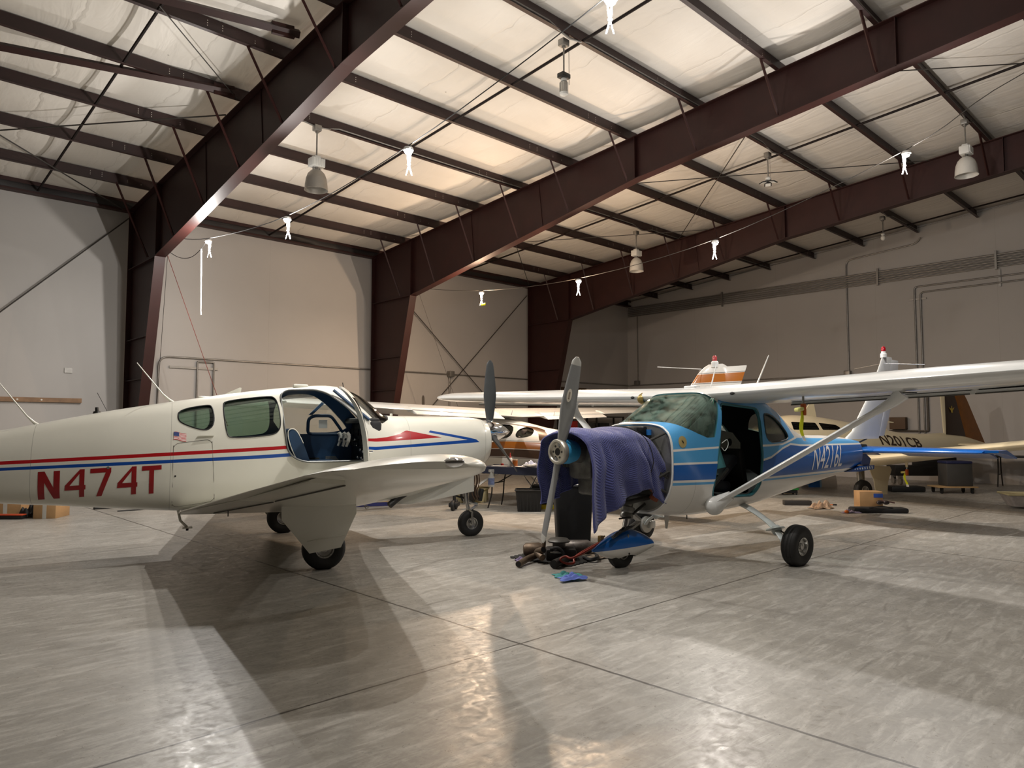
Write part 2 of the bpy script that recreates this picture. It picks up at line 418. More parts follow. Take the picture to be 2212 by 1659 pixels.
bar('red_cord', (4.7, 14.95, 5.0), (5.6, 13.9, 1.5), .006, mat('red_cord', '6e2a1e', .7, 0, .1), 'thin red cord falling from the nearest frame knee towards the white plane roof', 'cord')
bar('grey_cord', (4.75, 15.0, 4.9), (5.0, 16.4, .2), .005, CABLE, 'thin grey cord hanging straight down beside the nearest column', 'cord')
bar('slack_wire', (10.85, 14.9, 5.0), (12.3, 14.8, 1.6), .004, CABLE, 'thin slack wire hanging down right of the middle column', 'wire')
# ---------------------------------------------------------------- conduits
def pipe(name, pts, r, lab, grp=None, rad=.12, m=None, cat='conduit'):
    q = [Vector(pts[0])]
    for a, b_, c in zip(pts, pts[1:], pts[2:]):
        a, b_, c = Vector(a), Vector(b_), Vector(c); s = b_+(a-b_).normalized()*rad; e = b_+(c-b_).normalized()*rad
        q += [s*(1-t)**2+b_*2*t*(1-t)+e*t*t for t in (0, .25, .5, .75, 1)]
    q.append(Vector(pts[-1])); return one(name, MB().tube(q, r, 10), m or GALV, lab, cat, grp)
W = YL-.03
pipe('wall_conduit', [(5.16, W, .2), (5.16, W, 3.04), (XR-.03, W, 3.06), (XR-.03, 3.5, 3.02)], .02, 'long grey conduit running low along left wall and round onto the end wall', None, .22)
pipe('wall_conduit', [(5.99, W, .2), (5.99, W, 2.97), (6.36, W, 2.97), (6.36, W, .2)], .022, 'upside-down U shaped conduit on the wall behind the white plane roof', None, .03)
one('strut_channel', MB().box((5.92, YL-.02, 2.82), (1.07, .03, .05)), GALV, 'short horizontal metal channel on the wall behind the U shaped conduit', 'channel')
pipe('wall_conduit', [(13.31, W, .2), (13.31, W, 3.06)], .025, 'short vertical conduit dropping from a box between middle and farthest columns', None)
def jbox(p, lab): return one('junction_box', MB().box(p, (.17, .17, .17), None, 0, .012), GALV, lab, 'junction box')
jbox((13.31, YL-.09, 3.06), 'grey junction box on the left wall conduit right of the middle column')
jbox((XR-.09, 8.49, 3.08), 'grey junction box on the end wall below the tall vertical conduit')
jbox((XR-.09, 16.2, 3.14), 'small grey box below the conduit drop at the room corner')
Xw = XR-.04
pipe('wall_conduit', [(Xw, 8.47, 3.1), (Xw, 8.47, 6.5), (Xw, 6.5, 6.66), (XR-.1, 6.4, 6.8)], .02, 'tall vertical conduit on the end wall bending towards a purlin', None, .18)
pipe('wall_conduit', [(Xw, 16.2, 3.2), (Xw, 16.2, 5.68)], .018, 'vertical conduit at the room corner dropping from the pipe bundle')
for i in range(6):
    z = 5.70+.064*i
    pipe('bundle_conduit', [(Xw-.02, 16.6, z), (Xw-.02, -2, z-.02)], .02+.004*(i in (2, 5)), ('lowest', 'second lowest', 'third lowest', 'third highest', 'second highest', 'highest')[i]+' pipe of the horizontal bundle high on the end wall', 'bundle of pipes on the end wall')
pipe('wall_conduit', [(Xw, 16.5, 6.28), (Xw, -1.8, 7.78)], .012, 'thin conduit following the sloping roof edge along the end wall')
for y in (12.6, 7.57, 4.64):
    one('pipe_clamp', MB().box((Xw-.05, y, 5.86), (.05, .05, .5)), GALV, 'vertical clamp bar holding the pipe bundle, '+{12.6: 'left', 7.57: 'middle', 4.64: 'right'}[y]+' of three', 'clamp', 'pipe clamps')
for i, (y, z) in enumerate(((6.62, 5.43), (6.47, 5.26))):
    pipe('wall_conduit', [(Xw, y, .3), (Xw, y, z), (Xw, 2.5, z)], .022, ('outer', 'inner')[i]+' of two parallel conduits turning from vertical to horizontal on the end wall', 'paired conduits', .1)
one('strut_channel', MB().box((XR-.02, 6.55, 5.08), (.03, .45, .05)), GALV, 'short channel crossing the paired vertical conduits on the end wall', 'channel')
one('strut_channel', MB().box((XR-.02, 4.58, 5.38), (.03, .05, .45)), GALV, 'short vertical channel crossing the paired horizontal conduits at right', 'channel')
pipe('wall_conduit', [(Xw, 7.4, 1.37), (Xw, 6.38, 1.37), (Xw, 6.38, 2.6)], .03, 'dark elbow pipe low on the end wall behind the brown tail', None, .04, mat('dark_pipe', '5a544d', .5, .4, .1))
bx = thing('wall_cabinet', 'small brown open box on the end wall above the cream plane', 'cabinet', (XR-.12, 7.12, 1.42))
MB().box((0, 0, .17), (.2, .42, .34), None, 0, .01).done('case', mat('brown_board', '5b4633', .7), bx)
one('wall_plate', MB().box((3.45, YL-.01, 2.63), (.14, .02, .1)), GALV, 'small grey plate on the left wall left of the nearest column', 'plate')
bd = thing('wall_board', 'long horizontal wooden board fixed on the left wall behind the white tail', 'board', (0, YL-.03, 2.0))
MB().box((1.4, 0, .02), (4.6, .05, .09)).done('plank', mat('wood_board', '8a6a4c', .6, 0, .3, 5), bd)
b = MB()
for x in (-.5, .6, 1.4, 2.6, 3.0): b.cyl((x, -.026, .02), (x, -.035, .02), .018, n=8)
b.done('screw_heads', WHITE, bd)
one('wall_board', MB().box((18.9, YL-.03, 2.76), (1.3, .05, .22)), mat('brown_board', '5b4633', .7), 'short brown board on the left wall right of the farthest column', 'board')
# ================================================================ aircraft helpers
class Fus:
    """loft of superellipse sections along s; stations = (s, zbottom, ztop, half width, z of max width, n top, n bottom)"""
    def __init__(s, st):
        st = sorted(st); xs = [q[0] for q in st]; s.s0, s.s1 = xs[0], xs[-1]; s.xs = xs
        s.f = [pchip(xs, [q[i] for q in st]) for i in range(1, 7)]
    def at(s, x): return [g(x) for g in s.f]
    def hw(s, x, z, off=0):
        zb, zt, w, zc, nt, nb = s.at(x)
        if z >= zc: q = min(1, abs(z-zc)/max(zt-zc, 1e-4)); n = nt
        else: q = min(1, abs(zc-z)/max(zc-zb, 1e-4)); n = nb
        return (w-off)*(1-q**n)**(1/n)
    def ring(s, x, N, off=0):
        zb, zt, w, zc, nt, nb = s.at(x); o = []
        w = max(w-off, .004); zt = zt-off; zb = zb+off
        for i in range(N):
            a = 2*PI*i/N; c, d = math.cos(a), math.sin(a); n = nt if d >= 0 else nb
            y = w*math.copysign(abs(c)**(2/n), c); z = zc+(zt-zc if d >= 0 else zc-zb)*math.copysign(abs(d)**(2/n), d)
            o.append((x, y, z))
        return o
    def mesh(s, name, m, parent, a=None, b=None, step=.05, N=72, off=0):
        a = s.s0 if a is None else a; b = s.s1 if b is None else b; n = max(2, int((b-a)/step))
        return MB().loft([s.ring(a+(b-a)*i/n, N, off) for i in range(n+1)]).done(name, m, parent, 32)
    def decal(s, name, polys, m, parent, side, eps=.004, cuts=3, weld=True):
        """flat (s, z) outlines laid on the skin"""
        mb = MB()
        for q in polys:
            f = mb.b.faces.new([mb.b.verts.new((p[0], 0, p[1])) for p in q])
        bmesh.ops.triangulate(mb.b, faces=mb.b.faces[:])
        for _ in range(cuts):
            es = [e for e in mb.b.edges if e.calc_length() > .04]
            if es: bmesh.ops.subdivide_edges(mb.b, edges=es, cuts=1)
        bmesh.ops.triangulate(mb.b, faces=mb.b.faces[:])
        for v in mb.b.verts: v.co.y = side*(s.hw(v.co.x, v.co.z)+eps)
        return mb.done(name, m, parent, 60)
    def wrap(s, ob, side, fn, eps=.004):
        """wrap a text mesh (x right, y up) on the skin; fn(x, y) -> s, z"""
        bm = bmesh.new(); bm.from_mesh(ob.data)
        for _ in range(2):
            es = [e for e in bm.edges if e.calc_length() > .12]
            if es: bmesh.ops.subdivide_edges(bm, edges=es, cuts=1)
        bmesh.ops.triangulate(bm, faces=bm.faces[:])
        for v in bm.verts:
            x, z = fn(v.co.x, v.co.y); v.co = Vector((x, side*(s.hw(x, z)+eps), z))
        bm.to_mesh(ob.data); bm.free(); return ob
def text_mesh(name, txt, m, parent, bold=0):
    cu = bpy.data.curves.new(name, 'FONT'); cu.body = txt; cu.size = 1; cu.offset = bold; cu.resolution_u = 4
    o = bpy.data.objects.new(name, cu); COL.objects.link(o); bpy.context.view_layer.update()
    me = bpy.data.meshes.new_from_object(o.evaluated_get(bpy.context.evaluated_depsgraph_get())); kill(o)
    xs = [v.co.x for v in me.vertices]; ys = [v.co.y for v in me.vertices]
    x0, x1, y0, y1 = min(xs), max(xs), min(ys), max(ys)
    for v in me.vertices: v.co.x = (v.co.x-x0)/(x1-x0); v.co.y = (v.co.y-y0)/(y1-y0)
    me.materials.clear(); me.materials.append(m)
    ob = bpy.data.objects.new(name, me); COL.objects.link(ob); ob.parent = parent; return ob
def paint(name, base, bands, rough=.28, lines=(), extra=None, var=.04):
    """glossy aircraft paint; bands = (colour, [(s, z low, z high) ...]) crisp stripes in the aircraft's own coordinates"""
    k = NT(name); v = k.obj(); sep = k.n('ShaderNodeSeparateXYZ'); k.l(v, sep.inputs[0]); S, Z = sep.outputs[0], sep.outputs[2]
    b = srgb(base); d = tuple(x*(1-var) for x in b[:3])+(1,)
    c = k.mix(k.ramp(k.noise(1.7, 4, .6, v), .3, .7), d, b)
    def crv(pts):
        s0, s1 = pts[0][0], pts[-1][0]; z0 = min(p[1] for p in pts)-.05; z1 = max(p[1] for p in pts)+.05
        u = k.n('ShaderNodeMapRange'); k.l(S, u.inputs[0]); u.inputs[1].default_value = s0; u.inputs[2].default_value = s1
        fc = k.n('ShaderNodeFloatCurve'); k.l(u.outputs[0], fc.inputs['Value']); cm = fc.mapping; cu = cm.curves[0]
        P_ = [((p[0]-s0)/(s1-s0), (p[1]-z0)/(z1-z0)) for p in pts]
        cu.points[0].location = P_[0]; cu.points[1].location = P_[-1]
        for q in P_[1:-1]: cu.points.new(*q)
        for p in cu.points: p.handle_type = 'VECTOR'
        cm.update()
        return k.math('ADD', k.math('MULTIPLY', fc.outputs[0], z1-z0), z0)
    for col, pts in bands:
        pts = sorted(pts); lo = crv([(p[0], p[1]) for p in pts]); hi = crv([(p[0], p[2]) for p in pts])
        f = k.math('MULTIPLY', k.math('GREATER_THAN', Z, lo), k.math('LESS_THAN', Z, hi))
        f = k.math('MULTIPLY', f, k.math('MULTIPLY', k.math('GREATER_THAN', S, pts[0][0]), k.math('LESS_THAN', S, pts[-1][0])))
        c = k.mix(f, c, srgb(col))
    for s0, zl, zh in lines:
        f = k.math('LESS_THAN', k.math('ABSOLUTE', k.math('SUBTRACT', S, s0)), .0025)
        f = k.math('MULTIPLY', f, k.math('MULTIPLY', k.math('GREATER_THAN', Z, zl), k.math('LESS_THAN', Z, zh)))
        c = k.mix(k.math('MULTIPLY', f, .45), c, srgb('55514a'))
    k.l(c, k.b.inputs['Base Color']); k.b.inputs['Roughness'].default_value = rough
    k.b.inputs['Coat Weight'].default_value = .35; k.b.inputs['Coat Roughness'].default_value = .1
    return k.m
def airfoil(n=14, tk=.12, camber=.015):
    """closed outline from trailing edge over the top to the leading edge and back; x 0 (LE) to 1 (TE)"""
    up, lo = [], []
    for i in range(n+1):
        x = .5*(1-math.cos(PI*i/n)); y = 5*tk*(.2969*math.sqrt(x)-.126*x-.3516*x*x+.2843*x**3-.1036*x**4)+.002
        c = camber*4*x*(1-x); up.append((x, c+y)); lo.append((x, c-y))
    return up[::-1]+lo[1:]
def wing(name, secs, m, parent, tk=.13, n=16, camber=.015, vertical=False):
    """secs = (t, s of leading edge, chord, z, thickness factor, twist degrees)"""
    out = []
    for t, sl, ch, z, th, tw in secs:
        af = airfoil(n, tk*th, camber); c, d = math.cos(R(tw)), math.sin(R(tw)); r = []
        for x, y in af:
            dx, dz = (x-.3)*ch, y*ch; X = dx*c+dz*d; Y = -dx*d+dz*c
            r.append((sl-.3*ch-X, z+Y, t) if vertical else (sl-.3*ch-X, t, z+Y))
        out.append(r)
    return MB().loft(out).done(name, m, parent, 40)
RUB = mat('tyre_rubber', '1b1a19', .62, 0, .25, 14, .1, 80)
ALU = mat('bare_aluminium', 'b9b8b4', .25, .9, .08)
CHR = mat('polished_metal', 'd9dadb', .08, 1, .03)
DKM = mat('dark_metal', '3b3a38', .45, .6, .2)
BLK = mat('matte_black', '121212', .6, 0, .2)
def wheel(name, parent, c, r, w, ax=(0, 1, 0), hub=None, hr=.42, side=1):
    """tyre with its hub as a sub-part, sitting flat on the floor"""
    c = Vector(c); a = Vector(ax).normalized(); mb = MB()
    pr = [(r*hr, -w*.38), (r*.62, -w*.47), (r*.82, -w*.5), (r*.94, -w*.38), (r*.985, -w*.26), (r*.97, -w*.24), (r*1.0, -w*.2), (r*1.0, -w*.03), (r*.975, 0), (r*1.0, w*.03), (r*1.0, w*.2), (r*.97, w*.24), (r*.985, w*.26), (r*.94, w*.38), (r*.82, w*.5), (r*.62, w*.47), (r*hr, w*.38)]
    mb.lathe(pr, c, a, 48)
    for v in mb.b.verts:                                  # weight on the contact patch
        if v.co.z < c.z-r*.955: v.co.z = c.z-r*.955
    t = mb.done(name, RUB, parent, 50)
    h = MB(); h.lathe([(r*hr, -w*.36), (r*hr*1.04, -w*.42), (r*hr*.9, -w*.4), (r*hr*.82, -w*.22), (r*hr*.4, -w*.18), (r*hr*.36, -w*.36), (.001, -w*.4)], c, a, 32)
    h.lathe([(r*hr, w*.36), (r*hr*1.04, w*.42), (r*hr*.9, w*.4), (r*hr*.82, w*.22), (r*hr*.4, w*.18), (r*hr*.36, w*.36), (.001, w*.4)], c, a, 32)
    d, u, v = h.frame(a)
    for i in range(8):
        q = c+(u*math.cos(PI*i/4)+v*math.sin(PI*i/4))*r*hr*.92
        for sg in (-1, 1): h.cyl(q+a*sg*w*.38, q+a*sg*w*.43, r*.025, n=6)
    h.done('wheel_hub', hub or ALU, t, 40); return t
def blade(name, parent, c, ang, L, ch, m, r0=.1, axis_deg=0, pitch0=48, pitch1=16, tip=.55, tipmat=None):
    """propeller blade in the disc facing +x: ang measured from up towards +y"""
    secs = []; N = 22; root = max(.045, ch*.42)
    for i in range(N+1):
        q = i/N; rr = r0+(L-r0)*q
        w = ch*(.42+.58*min(1, q/.42)**.8 if q < .42 else 1-(1-tip)*((q-.42)/.58)**1.6)
        if q > .93: w *= math.sqrt(max(.02, 1-((q-.93)/.075)**2))
        th = max(.010, .07*(1-q)**1.6+.009); p = R(pitch0+(pitch1-pitch0)*q**.7); r = []
        for k in range(14):
            a = 2*PI*k/14; x = w*.5*math.cos(a); y = th*.5*math.sin(a)
            r.append((x*math.sin(p)-y*math.cos(p), -x*math.cos(p)-y*math.sin(p), rr))
        secs.append(r)
    mb = MB().loft(secs)
    if tipmat:
        for f in mb.b.faces:
            z = sum(v.co.z for v in f.verts)/len(f.verts)
            if z > L*.925: f.material_index = 1
    X = Matrix.Translation(c) @ Matrix.Rotation(R(axis_deg), 4, 'Z') @ Matrix.Rotation(-R(ang), 4, 'X')
    return mb.done(name, [m, tipmat] if tipmat else m, parent, 60, X)
def poly_prism(poly, y0, y1, m, name='cutter'): return MB().prism(poly, 'y', y0, y1).done(name, m, None, 0)
def panes(F, name, poly, y0, y1, m, parent, off=.012, th=.006, a=None, b=None):
    """a window pane: thin shell following the skin, trimmed to the window outline"""
    ss = [p[0] for p in poly]; a = min(ss)-.06 if a is None else a; b = max(ss)+.06 if b is None else b
    o = F.mesh(name, m, parent, a, b, .04, 72, off); i = F.mesh('core', m, None, a-.02, b+.02, .04, 72, off+th)
    c = poly_prism(poly, y0, y1, m)
    i.parent = parent; c.parent = parent
    booled(o, [(i, 'DIFFERENCE'), (c, 'INTERSECT')]); kill(i, c); return o
def grow(poly, k):
    cx = sum(p[0] for p in poly)/len(poly); cz = sum(p[1] for p in poly)/len(poly); o = []
    for x, z in poly:
        d = Vector((x-cx, z-cz)); d = d*(1+k/max(d.length, .01)); o.append((cx+d.x, cz+d.y))
    return o
# ================================================================ white low-wing aeroplane with red and blue stripes
def low_wing():
    T = thing('aeroplane', 'white low-wing aeroplane with red and blue stripes, red N474T lettering and its cabin door open', 'aeroplane', (4.24, 8.22, 0), R(-17.8))
    F = Fus([(-5.15, .98, 1.13, .02, 1.06, 2, 2), (-4.6, .88, 1.22, .11, 1.06, 2.1, 2.3), (-3.8, .78, 1.34, .24, 1.04, 2.1, 2.6), (-3.1, .69, 1.445, .345, 1.02, 2.15, 2.8), (-2.5, .64, 1.575, .43, 1.0, 2.2, 3),
             (-2.0, .59, 1.68, .49, 1.0, 2.3, 3.2), (-1.4, .54, 1.785, .53, 1.0, 2.4, 3.4), (-.7, .51, 1.90, .55, 1.0, 2.5, 3.4), (-.2, .50, 1.965, .555, 1.0, 2.55, 3.4), (.25, .50, 2.0, .55, 1.0, 2.5, 3.4),
             (.43, .50, 1.985, .55, 1.0, 2.45, 3.4), (.6, .51, 1.935, .545, 1.0, 2.4, 3.4), (.8, .52, 1.81, .54, 1.0, 2.4, 3.4), (.95, .53, 1.68, .53, 1.02, 2.5, 3.3), (1.04, .54, 1.63, .525, 1.04, 2.6, 3.3),
             (1.2, .56, 1.625, .52, 1.06, 2.8, 3.2), (1.6, .66, 1.625, .49, 1.12, 2.8, 3), (2.0, .80, 1.62, .45, 1.2, 2.7, 2.8), (2.3, .93, 1.60, .40, 1.26, 2.6, 2.6), (2.41, .99, 1.565, .355, 1.28, 2.5, 2.5), (2.46, 1.06, 1.50, .26, 1.28, 2.3, 2.3)])
    RED, BLU = 'a8141c', '0e4596'
    red = [(-5.2, 1.0, 1.03), (-3, 1.10, 1.135), (-.56, 1.21, 1.25), (.2, 1.253, 1.292), (.69, 1.31, 1.342), (.79, 1.302, 1.342), (.94, 1.307, 1.357), (1.05, 1.312, 1.38), (1.12, 1.316, 1.403), (1.19, 1.32, 1.44), (1.66, 1.348, 1.35)]
    blu = [(-5.2, .93, .965), (-3, 1.04, 1.07), (-.56, 1.122, 1.162), (.2, 1.164, 1.203), (.69, 1.21, 1.245), (.79, 1.20, 1.24), (1.2, 1.228, 1.262), (2.03, 1.272, 1.314), (2.2, 1.281, 1.283)]
    vee = [(1.49, 1.413, 1.415), (1.515, 1.408, 1.438), (2.03, 1.314, 1.348), (2.16, 1.29, 1.32), (2.21, 1.281, 1.283)]
    skin = paint('cream_white_paint_red_blue', 'd9d7cb', [(RED, red), (BLU, blu), (BLU, vee)], .3,
                 [(-2.76, .5, 1.6), (-1.47, .5, 1.85), (1.24, 1.0, 1.7), (2.31, .9, 1.7)])
    WHT = mat('cream_white_paint', 'd9d7cb', .3, 0, .04, 2, coat=.35)
    INT = mat('cabin_blue_vinyl', '1d3d5e', .5, 0, .15, 8); SEAL = mat('black_rubber_seal', '1a1d20', .5, 0, .1)
    f = F.mesh('fuselage', skin, T)
    cav = Fus([(-1.5, .78, 1.70, .46, 1.0, 2.3, 3.2), (-.7, .62, 1.865, .515, 1.0, 2.5, 3.4), (.25, .62, 1.965, .515, 1.0, 2.5, 3.4), (.6, .62, 1.90, .51, 1.0, 2.4, 3.4), (.8, .62, 1.775, .505, 1.0, 2.4, 3.4), (.93, .62, 1.66, .50, 1.02, 2.5, 3.3)])
    cv = cav.mesh('cav', INT, T, None, None, .05, 64)
    small = chaikin([(-1.41, 1.58), (-1.395, 1.675), (-1.1, 1.735), (-1.055, 1.71), (-1.035, 1.56), (-1.065, 1.47), (-1.15, 1.44), (-1.37, 1.52)], 2)
    mid = chaikin([(-.95, 1.73), (-.91, 1.785), (-.45, 1.845), (-.38, 1.83), (-.345, 1.73), (-.325, 1.51), (-.36, 1.42), (-.45, 1.385), (-.86, 1.355), (-.91, 1.40)], 2)
    door = rounded([(-.32, 1.86), (-.24, 1.925), (.10, 1.935), (.24, 1.89), (.42, 1.755), (.57, 1.615), (.675, 1.47), (.70, 1.075), (-.06, 1.075), (-.19, 1.13), (-.255, 1.22), (-.285, 1.45)], .07, 3)
    ws = [(.40, 2.1), (.40, 1.965), (.56, 1.80), (.74, 1.62), (.80, 1.545), (.90, 1.525), (1.0, 1.575), (1.045, 1.66), (1.045, 2.1)]
    farw = chaikin([(-.30, 1.86), (.1, 1.92), (.32, 1.82), (.6, 1.55), (.68, 1.42), (-.28, 1.37)], 2)
    cut = [(cv, 'DIFFERENCE')]
    for p, a, b in ((small, -1, 1), (mid, -1, 1), (door, -1, 0), (farw, 0, 1), (ws, -1, 1)):
        c = poly_prism(p, a, b, SEAL); c.parent = T; cut.append((c, 'DIFFERENCE'))
    booled(f, cut); kill(*[c for c, _ in cut])
    GL = glass('tinted_cabin_glass', 'dceae3', .1); GC = glass('clear_cabin_glass', 'eef2f0', .12)
    for nm, p in (('quarter_window', small), ('cabin_window', mid)):
        for a, b in ((-1, 0), (0, 1)): panes(F, nm, p, a, b, GL, T)
    panes(F, 'cabin_window', farw, 0, 1, GC, T)
    panes(F, 'windshield', ws, -1, 1, GC, T, a=.38, b=1.06)
    # window frames
    for p in (small, mid):
        pts = [(q[0], -(F.hw(*q)+.001), q[1]) for q in p]; MB().tube(pts+[pts[0]], .007, 6).done('window_seal', SEAL, T, 60)
    pts = [(q[0], -(F.hw(*q)+.002), q[1]) for q in door]; MB().tube(pts+[pts[0]], .012, 6).done('door_frame', mat('door_frame_grey', '6d6f6e', .4, .4, .1), T, 60)
    # open door: curved panel swung forward on its front edge
    hs = .70; hy = -F.hw(.70, 1.2); dm = mat('door_edge_grey', '777a78', .4, .3, .1)
    def dpt(s, z, o): return (s-hs, -F.hw(s, z, o)-hy, z)
    dr = bmesh.new(); mb = MB(); zs = [1.06+i*(1.93-1.06)/22 for i in range(23)]; n = 12
    def edge(z):
        lo, hi = None, None; m = len(door)
        for i in range(m):
            a, b = door[i], door[(i+1) % m]
            if (a[1]-z)*(b[1]-z) <= 0 and abs(a[1]-b[1]) > 1e-6:
                x = a[0]+(b[0]-a[0])*(z-a[1])/(b[1]-a[1]); lo = x if lo is None else min(lo, x); hi = x if hi is None else max(hi, x)
        return (lo if lo is not None else -.1), (hi if hi is not None else .0)
    for o, flip in ((0, 0), (.05, 1)):
        g = []
        for z in zs:
            lo, hi = edge(min(max(z, 1.08), 1.93)); g.append([mb.b.verts.new(dpt(lo+(hi-lo)*i/n, z, o)) for i in range(n+1)])
        for A, B in zip(g, g[1:]):
            for i in range(n):
                zc = (A[i].co.z+B[i].co.z)/2; inner = 2 <= i < n-1 and 1.47 < zc < 1.82
                q = mb.b.faces.new((A[i], A[i+1], B[i+1], B[i])); q.material_index = 2 if inner else (1 if o else 0)
        if o:
            for A, B in zip(g0, g):
                pass
            for k in range(len(g)-1):
                for i in (0, n):
                    q = mb.b.faces.new((g0[k][i], g0[k+1][i], g[k+1][i], g[k][i])); q.material_index = 1
            for k in (0, -1):
                for i in range(n):
                    q = mb.b.faces.new((g0[k][i], g0[k][i+1], g[k][i+1], g[k][i])); q.material_index = 1
        g0 = g
    d = mb.done('cabin_door', [WHT, dm, GC], T, 40); d.location = (hs, hy, 0); d.rotation_euler = (0, 0, R(74))
    MB().tube([(-.62, -.02, 1.2), (-.62, -.05, 1.2), (-.5, -.05, 1.2), (-.5, -.02, 1.2)], .01, 6).done('door_handle', CHR, d)
    # interior
    def seat(t0, name='seat'):
        b = MB(); b.box((.22, t0, .98), (.50, .46, .16), None, 0, .05)
        pr = [(-.06, .98), (.06, .95), (-.02, 1.20), (-.13, 1.44), (-.20, 1.47), (-.25, 1.42), (-.19, 1.2)]
        secs = []
        for q in (-.22, -.19, .19, .22):
            k = .93 if abs(q) > .2 else 1
            secs.append([((x+.1)*k-.1, t0+q, 1.2+(z-1.2)*k) for x, z in chaikin(pr, 2)])
        b.loft(secs); o = b.done(name, INT, T, 50)
        MB().tube([(x-.004, t0-.215, z) for x, z in chaikin(pr, 2)[8:28]], .007, 6).done('seat_piping', WHT, o); return o
    seat(-.25); seat(.25)
    b = MB(); b.box((-.75, 0, .98), (.5, .95, .16), None, 0, .05); b.box((-1.08, 0, 1.2), (.14, .95, .5), Matrix.Rotation(R(-18), 3, 'Y'), 0, .05); b.done('rear_bench', INT, T)
    ip = MB(); ip.box((.80, 0, 1.27), (.16, .96, .58), None, 0, .04); ip.box((.74, 0, 1.56), (.24, .9, .07), None, 0, .03)
    ipo = ip.done('instrument_panel', BLK, T)
    b = MB()
    for i, y in enumerate((-.42, -.32, -.2, -.08, .08, .2, .32, .42)):
        for z in (1.42, 1.28):
            b.lathe([(.043, 0), (.05, -.012), (.044, -.02), (.036, -.012), (.001, -.012)], (.715, y, z), (1, 0, 0), 20)
    b.done('instrument_dials', DKM, ipo)
    b = MB()
    for y, z in ((-.44, 1.18), (-.36, 1.10), (-.44, 1.08), (-.30, 1.2), (-.18, 1.1), (-.44, 1.47), (-.40, 1.5)): b.cyl((.72, y, z), (.66, y, z), .012, n=10); b.sphere((.655, y, z), .017)
    b.done('control_knobs', CHR, ipo)
    # throw-over control yoke
    y = MB(); y.tube([(.72, 0, 1.30), (.55, 0, 1.30), (.50, -.06, 1.33)], .018, 8); y.tube([(.50, -.32, 1.33), (.50, .20, 1.33)], .014, 8)
    yo = y.done('control_yoke', BLK, T)
    YG = mat('light_grey_yoke_grip', 'b9b8b2', .5, 0, .1)
    for yy in (-.34, -.14, .12):
        MB().tube(spl([(.47, yy, 1.24), (.49, yy, 1.30), (.50, yy, 1.37), (.475, yy, 1.41)], 5), [.017]*5+[.023]*5+[.025]*6, 10).done('yoke_grip', YG, yo, 60)
    # far cabin wall trim
    SIL = mat('silver_trim_strip', '9fb0bd', .25, .8, .1); b = MB()
    b.box((.15, .535, 1.345), (.95, .02, .05)); b.done('wall_trim', SIL, T)
    MB().box((.42, .525, 1.19), (.2, .015, .10), None, 0, .01).done('wall_plate', ALU, T)
    MB().box((.55, .52, 1.065), (.32, .02, .06)).done('arm_rest_trim', ALU, T)
    MB().box((.1, .50, 1.05), (.42, .05, .06), None, 0, .015).done('arm_rest', BLK, T)
    MB().prism([(.2, 1.64), (.35, 1.79), (.32, 1.81), (.15, 1.64)], 'y', .44, .47).done('windshield_post', INT, T)
    b = MB(); fr = rounded([(.15, 1.39), (.15, 1.59), (.22, 1.63), (.44, 1.63), (.60, 1.42), (.58, 1.39)], .05, 3); pts = [(q[0], F.hw(*q)-.035, q[1]) for q in fr]
    b.tube(pts+[pts[0]], .022, 6); b.done('storm_window_frame', INT, T)
    MB().box((.34, F.hw(.34, 1.5)-.05, 1.52), (.11, .004, .11)).done('placard', mat('white_card', 'e6e6e2', .6, 0, 0), T)
    MB().tube([(.72, -.47, 1.57), (.30, -.36, 1.93)], .018, 8).done('door_pillar', INT, T)
    # lettering and flag
    def seg(a, b, w=.047):
        a = Vector(a); b = Vector(b); d = (b-a).normalized(); n = Vector((-d.y, d.x))*w; return [tuple(a-n), tuple(b-n), tuple(b+n), tuple(a+n)]
    k = .044/2
    glyph = {'N': [[(0, 0), (0, 1), (.3, 1), (.3, 0)], [(.72, 0), (.72, 1), (1, 1), (1, 0)], [(.3, 1), (1, 0), (.72, 0), (0.02, 1)]],
             '4': [[(.70, 0), (.70, .45), (.94, .45), (.94, 0)], [(.70, .45), (.70, 1), (.94, 1), (.94, .45)], [(0, .27), (0.02, .43), (1, .43), (1, .27)], [(0, .43), (.24, .43), (.72, .86), (.72, 1)]],
             '7': [[(0, .84), (0, 1), (1, 1), (1, .84)], [(.3, 0), (.56, 0), (1, .84), (.74, .84)]],
             'T': [[(0, .84), (0, 1), (1, 1), (1, .84)], [(.38, 0), (.38, .84), (.62, .84), (.62, 0)]]}
    polys = []
    for ch, s0, s1, zb, zt in (('N', -2.69, -2.495, .733, 1.022), ('4', -2.452, -2.262, .745, 1.035), ('7', -2.222, -2.03, .752, 1.046), ('4', -1.972, -1.782, .758, 1.055), ('T', -1.742, -1.555, .764, 1.063)):
        for q in glyph[ch]: polys.append([(s0+(s1-s0)*x, zb+(zt-zb)*z+(x*.01)) for x, z in q])
    F.decal('registration_lettering', polys, mat('dark_red_vinyl', '8c0f14', .4, 0, .03), T, -1)
    # flag sticker: waving stripes and blue canton
    def fl_(u, v): return (-1.445+.125*u, 1.43-.085*v-.028*u**1.5+.004*math.sin(u*8))
    for nm, col, cells in (('flag_sticker', 'c8323a', [(i/6, (i+1)/6, j/13, (j+1)/13) for j in range(0, 13, 2) for i in range(6)]),
                           ('flag_sticker', '394a80', [(0, .42, 0, .5)]), ('flag_sticker', 'efece6', [(i/6, (i+1)/6, j/13, (j+1)/13) for j in range(1, 13, 2) for i in range(6)])):
        F.decal(nm, [[fl_(a, c), fl_(b, c), fl_(b, d_), fl_(a, d_)] for a, b, c, d_ in cells], mat('flag_'+col, col, .5, 0, 0), T, -1, .006 if col == '394a80' else .004, 1)
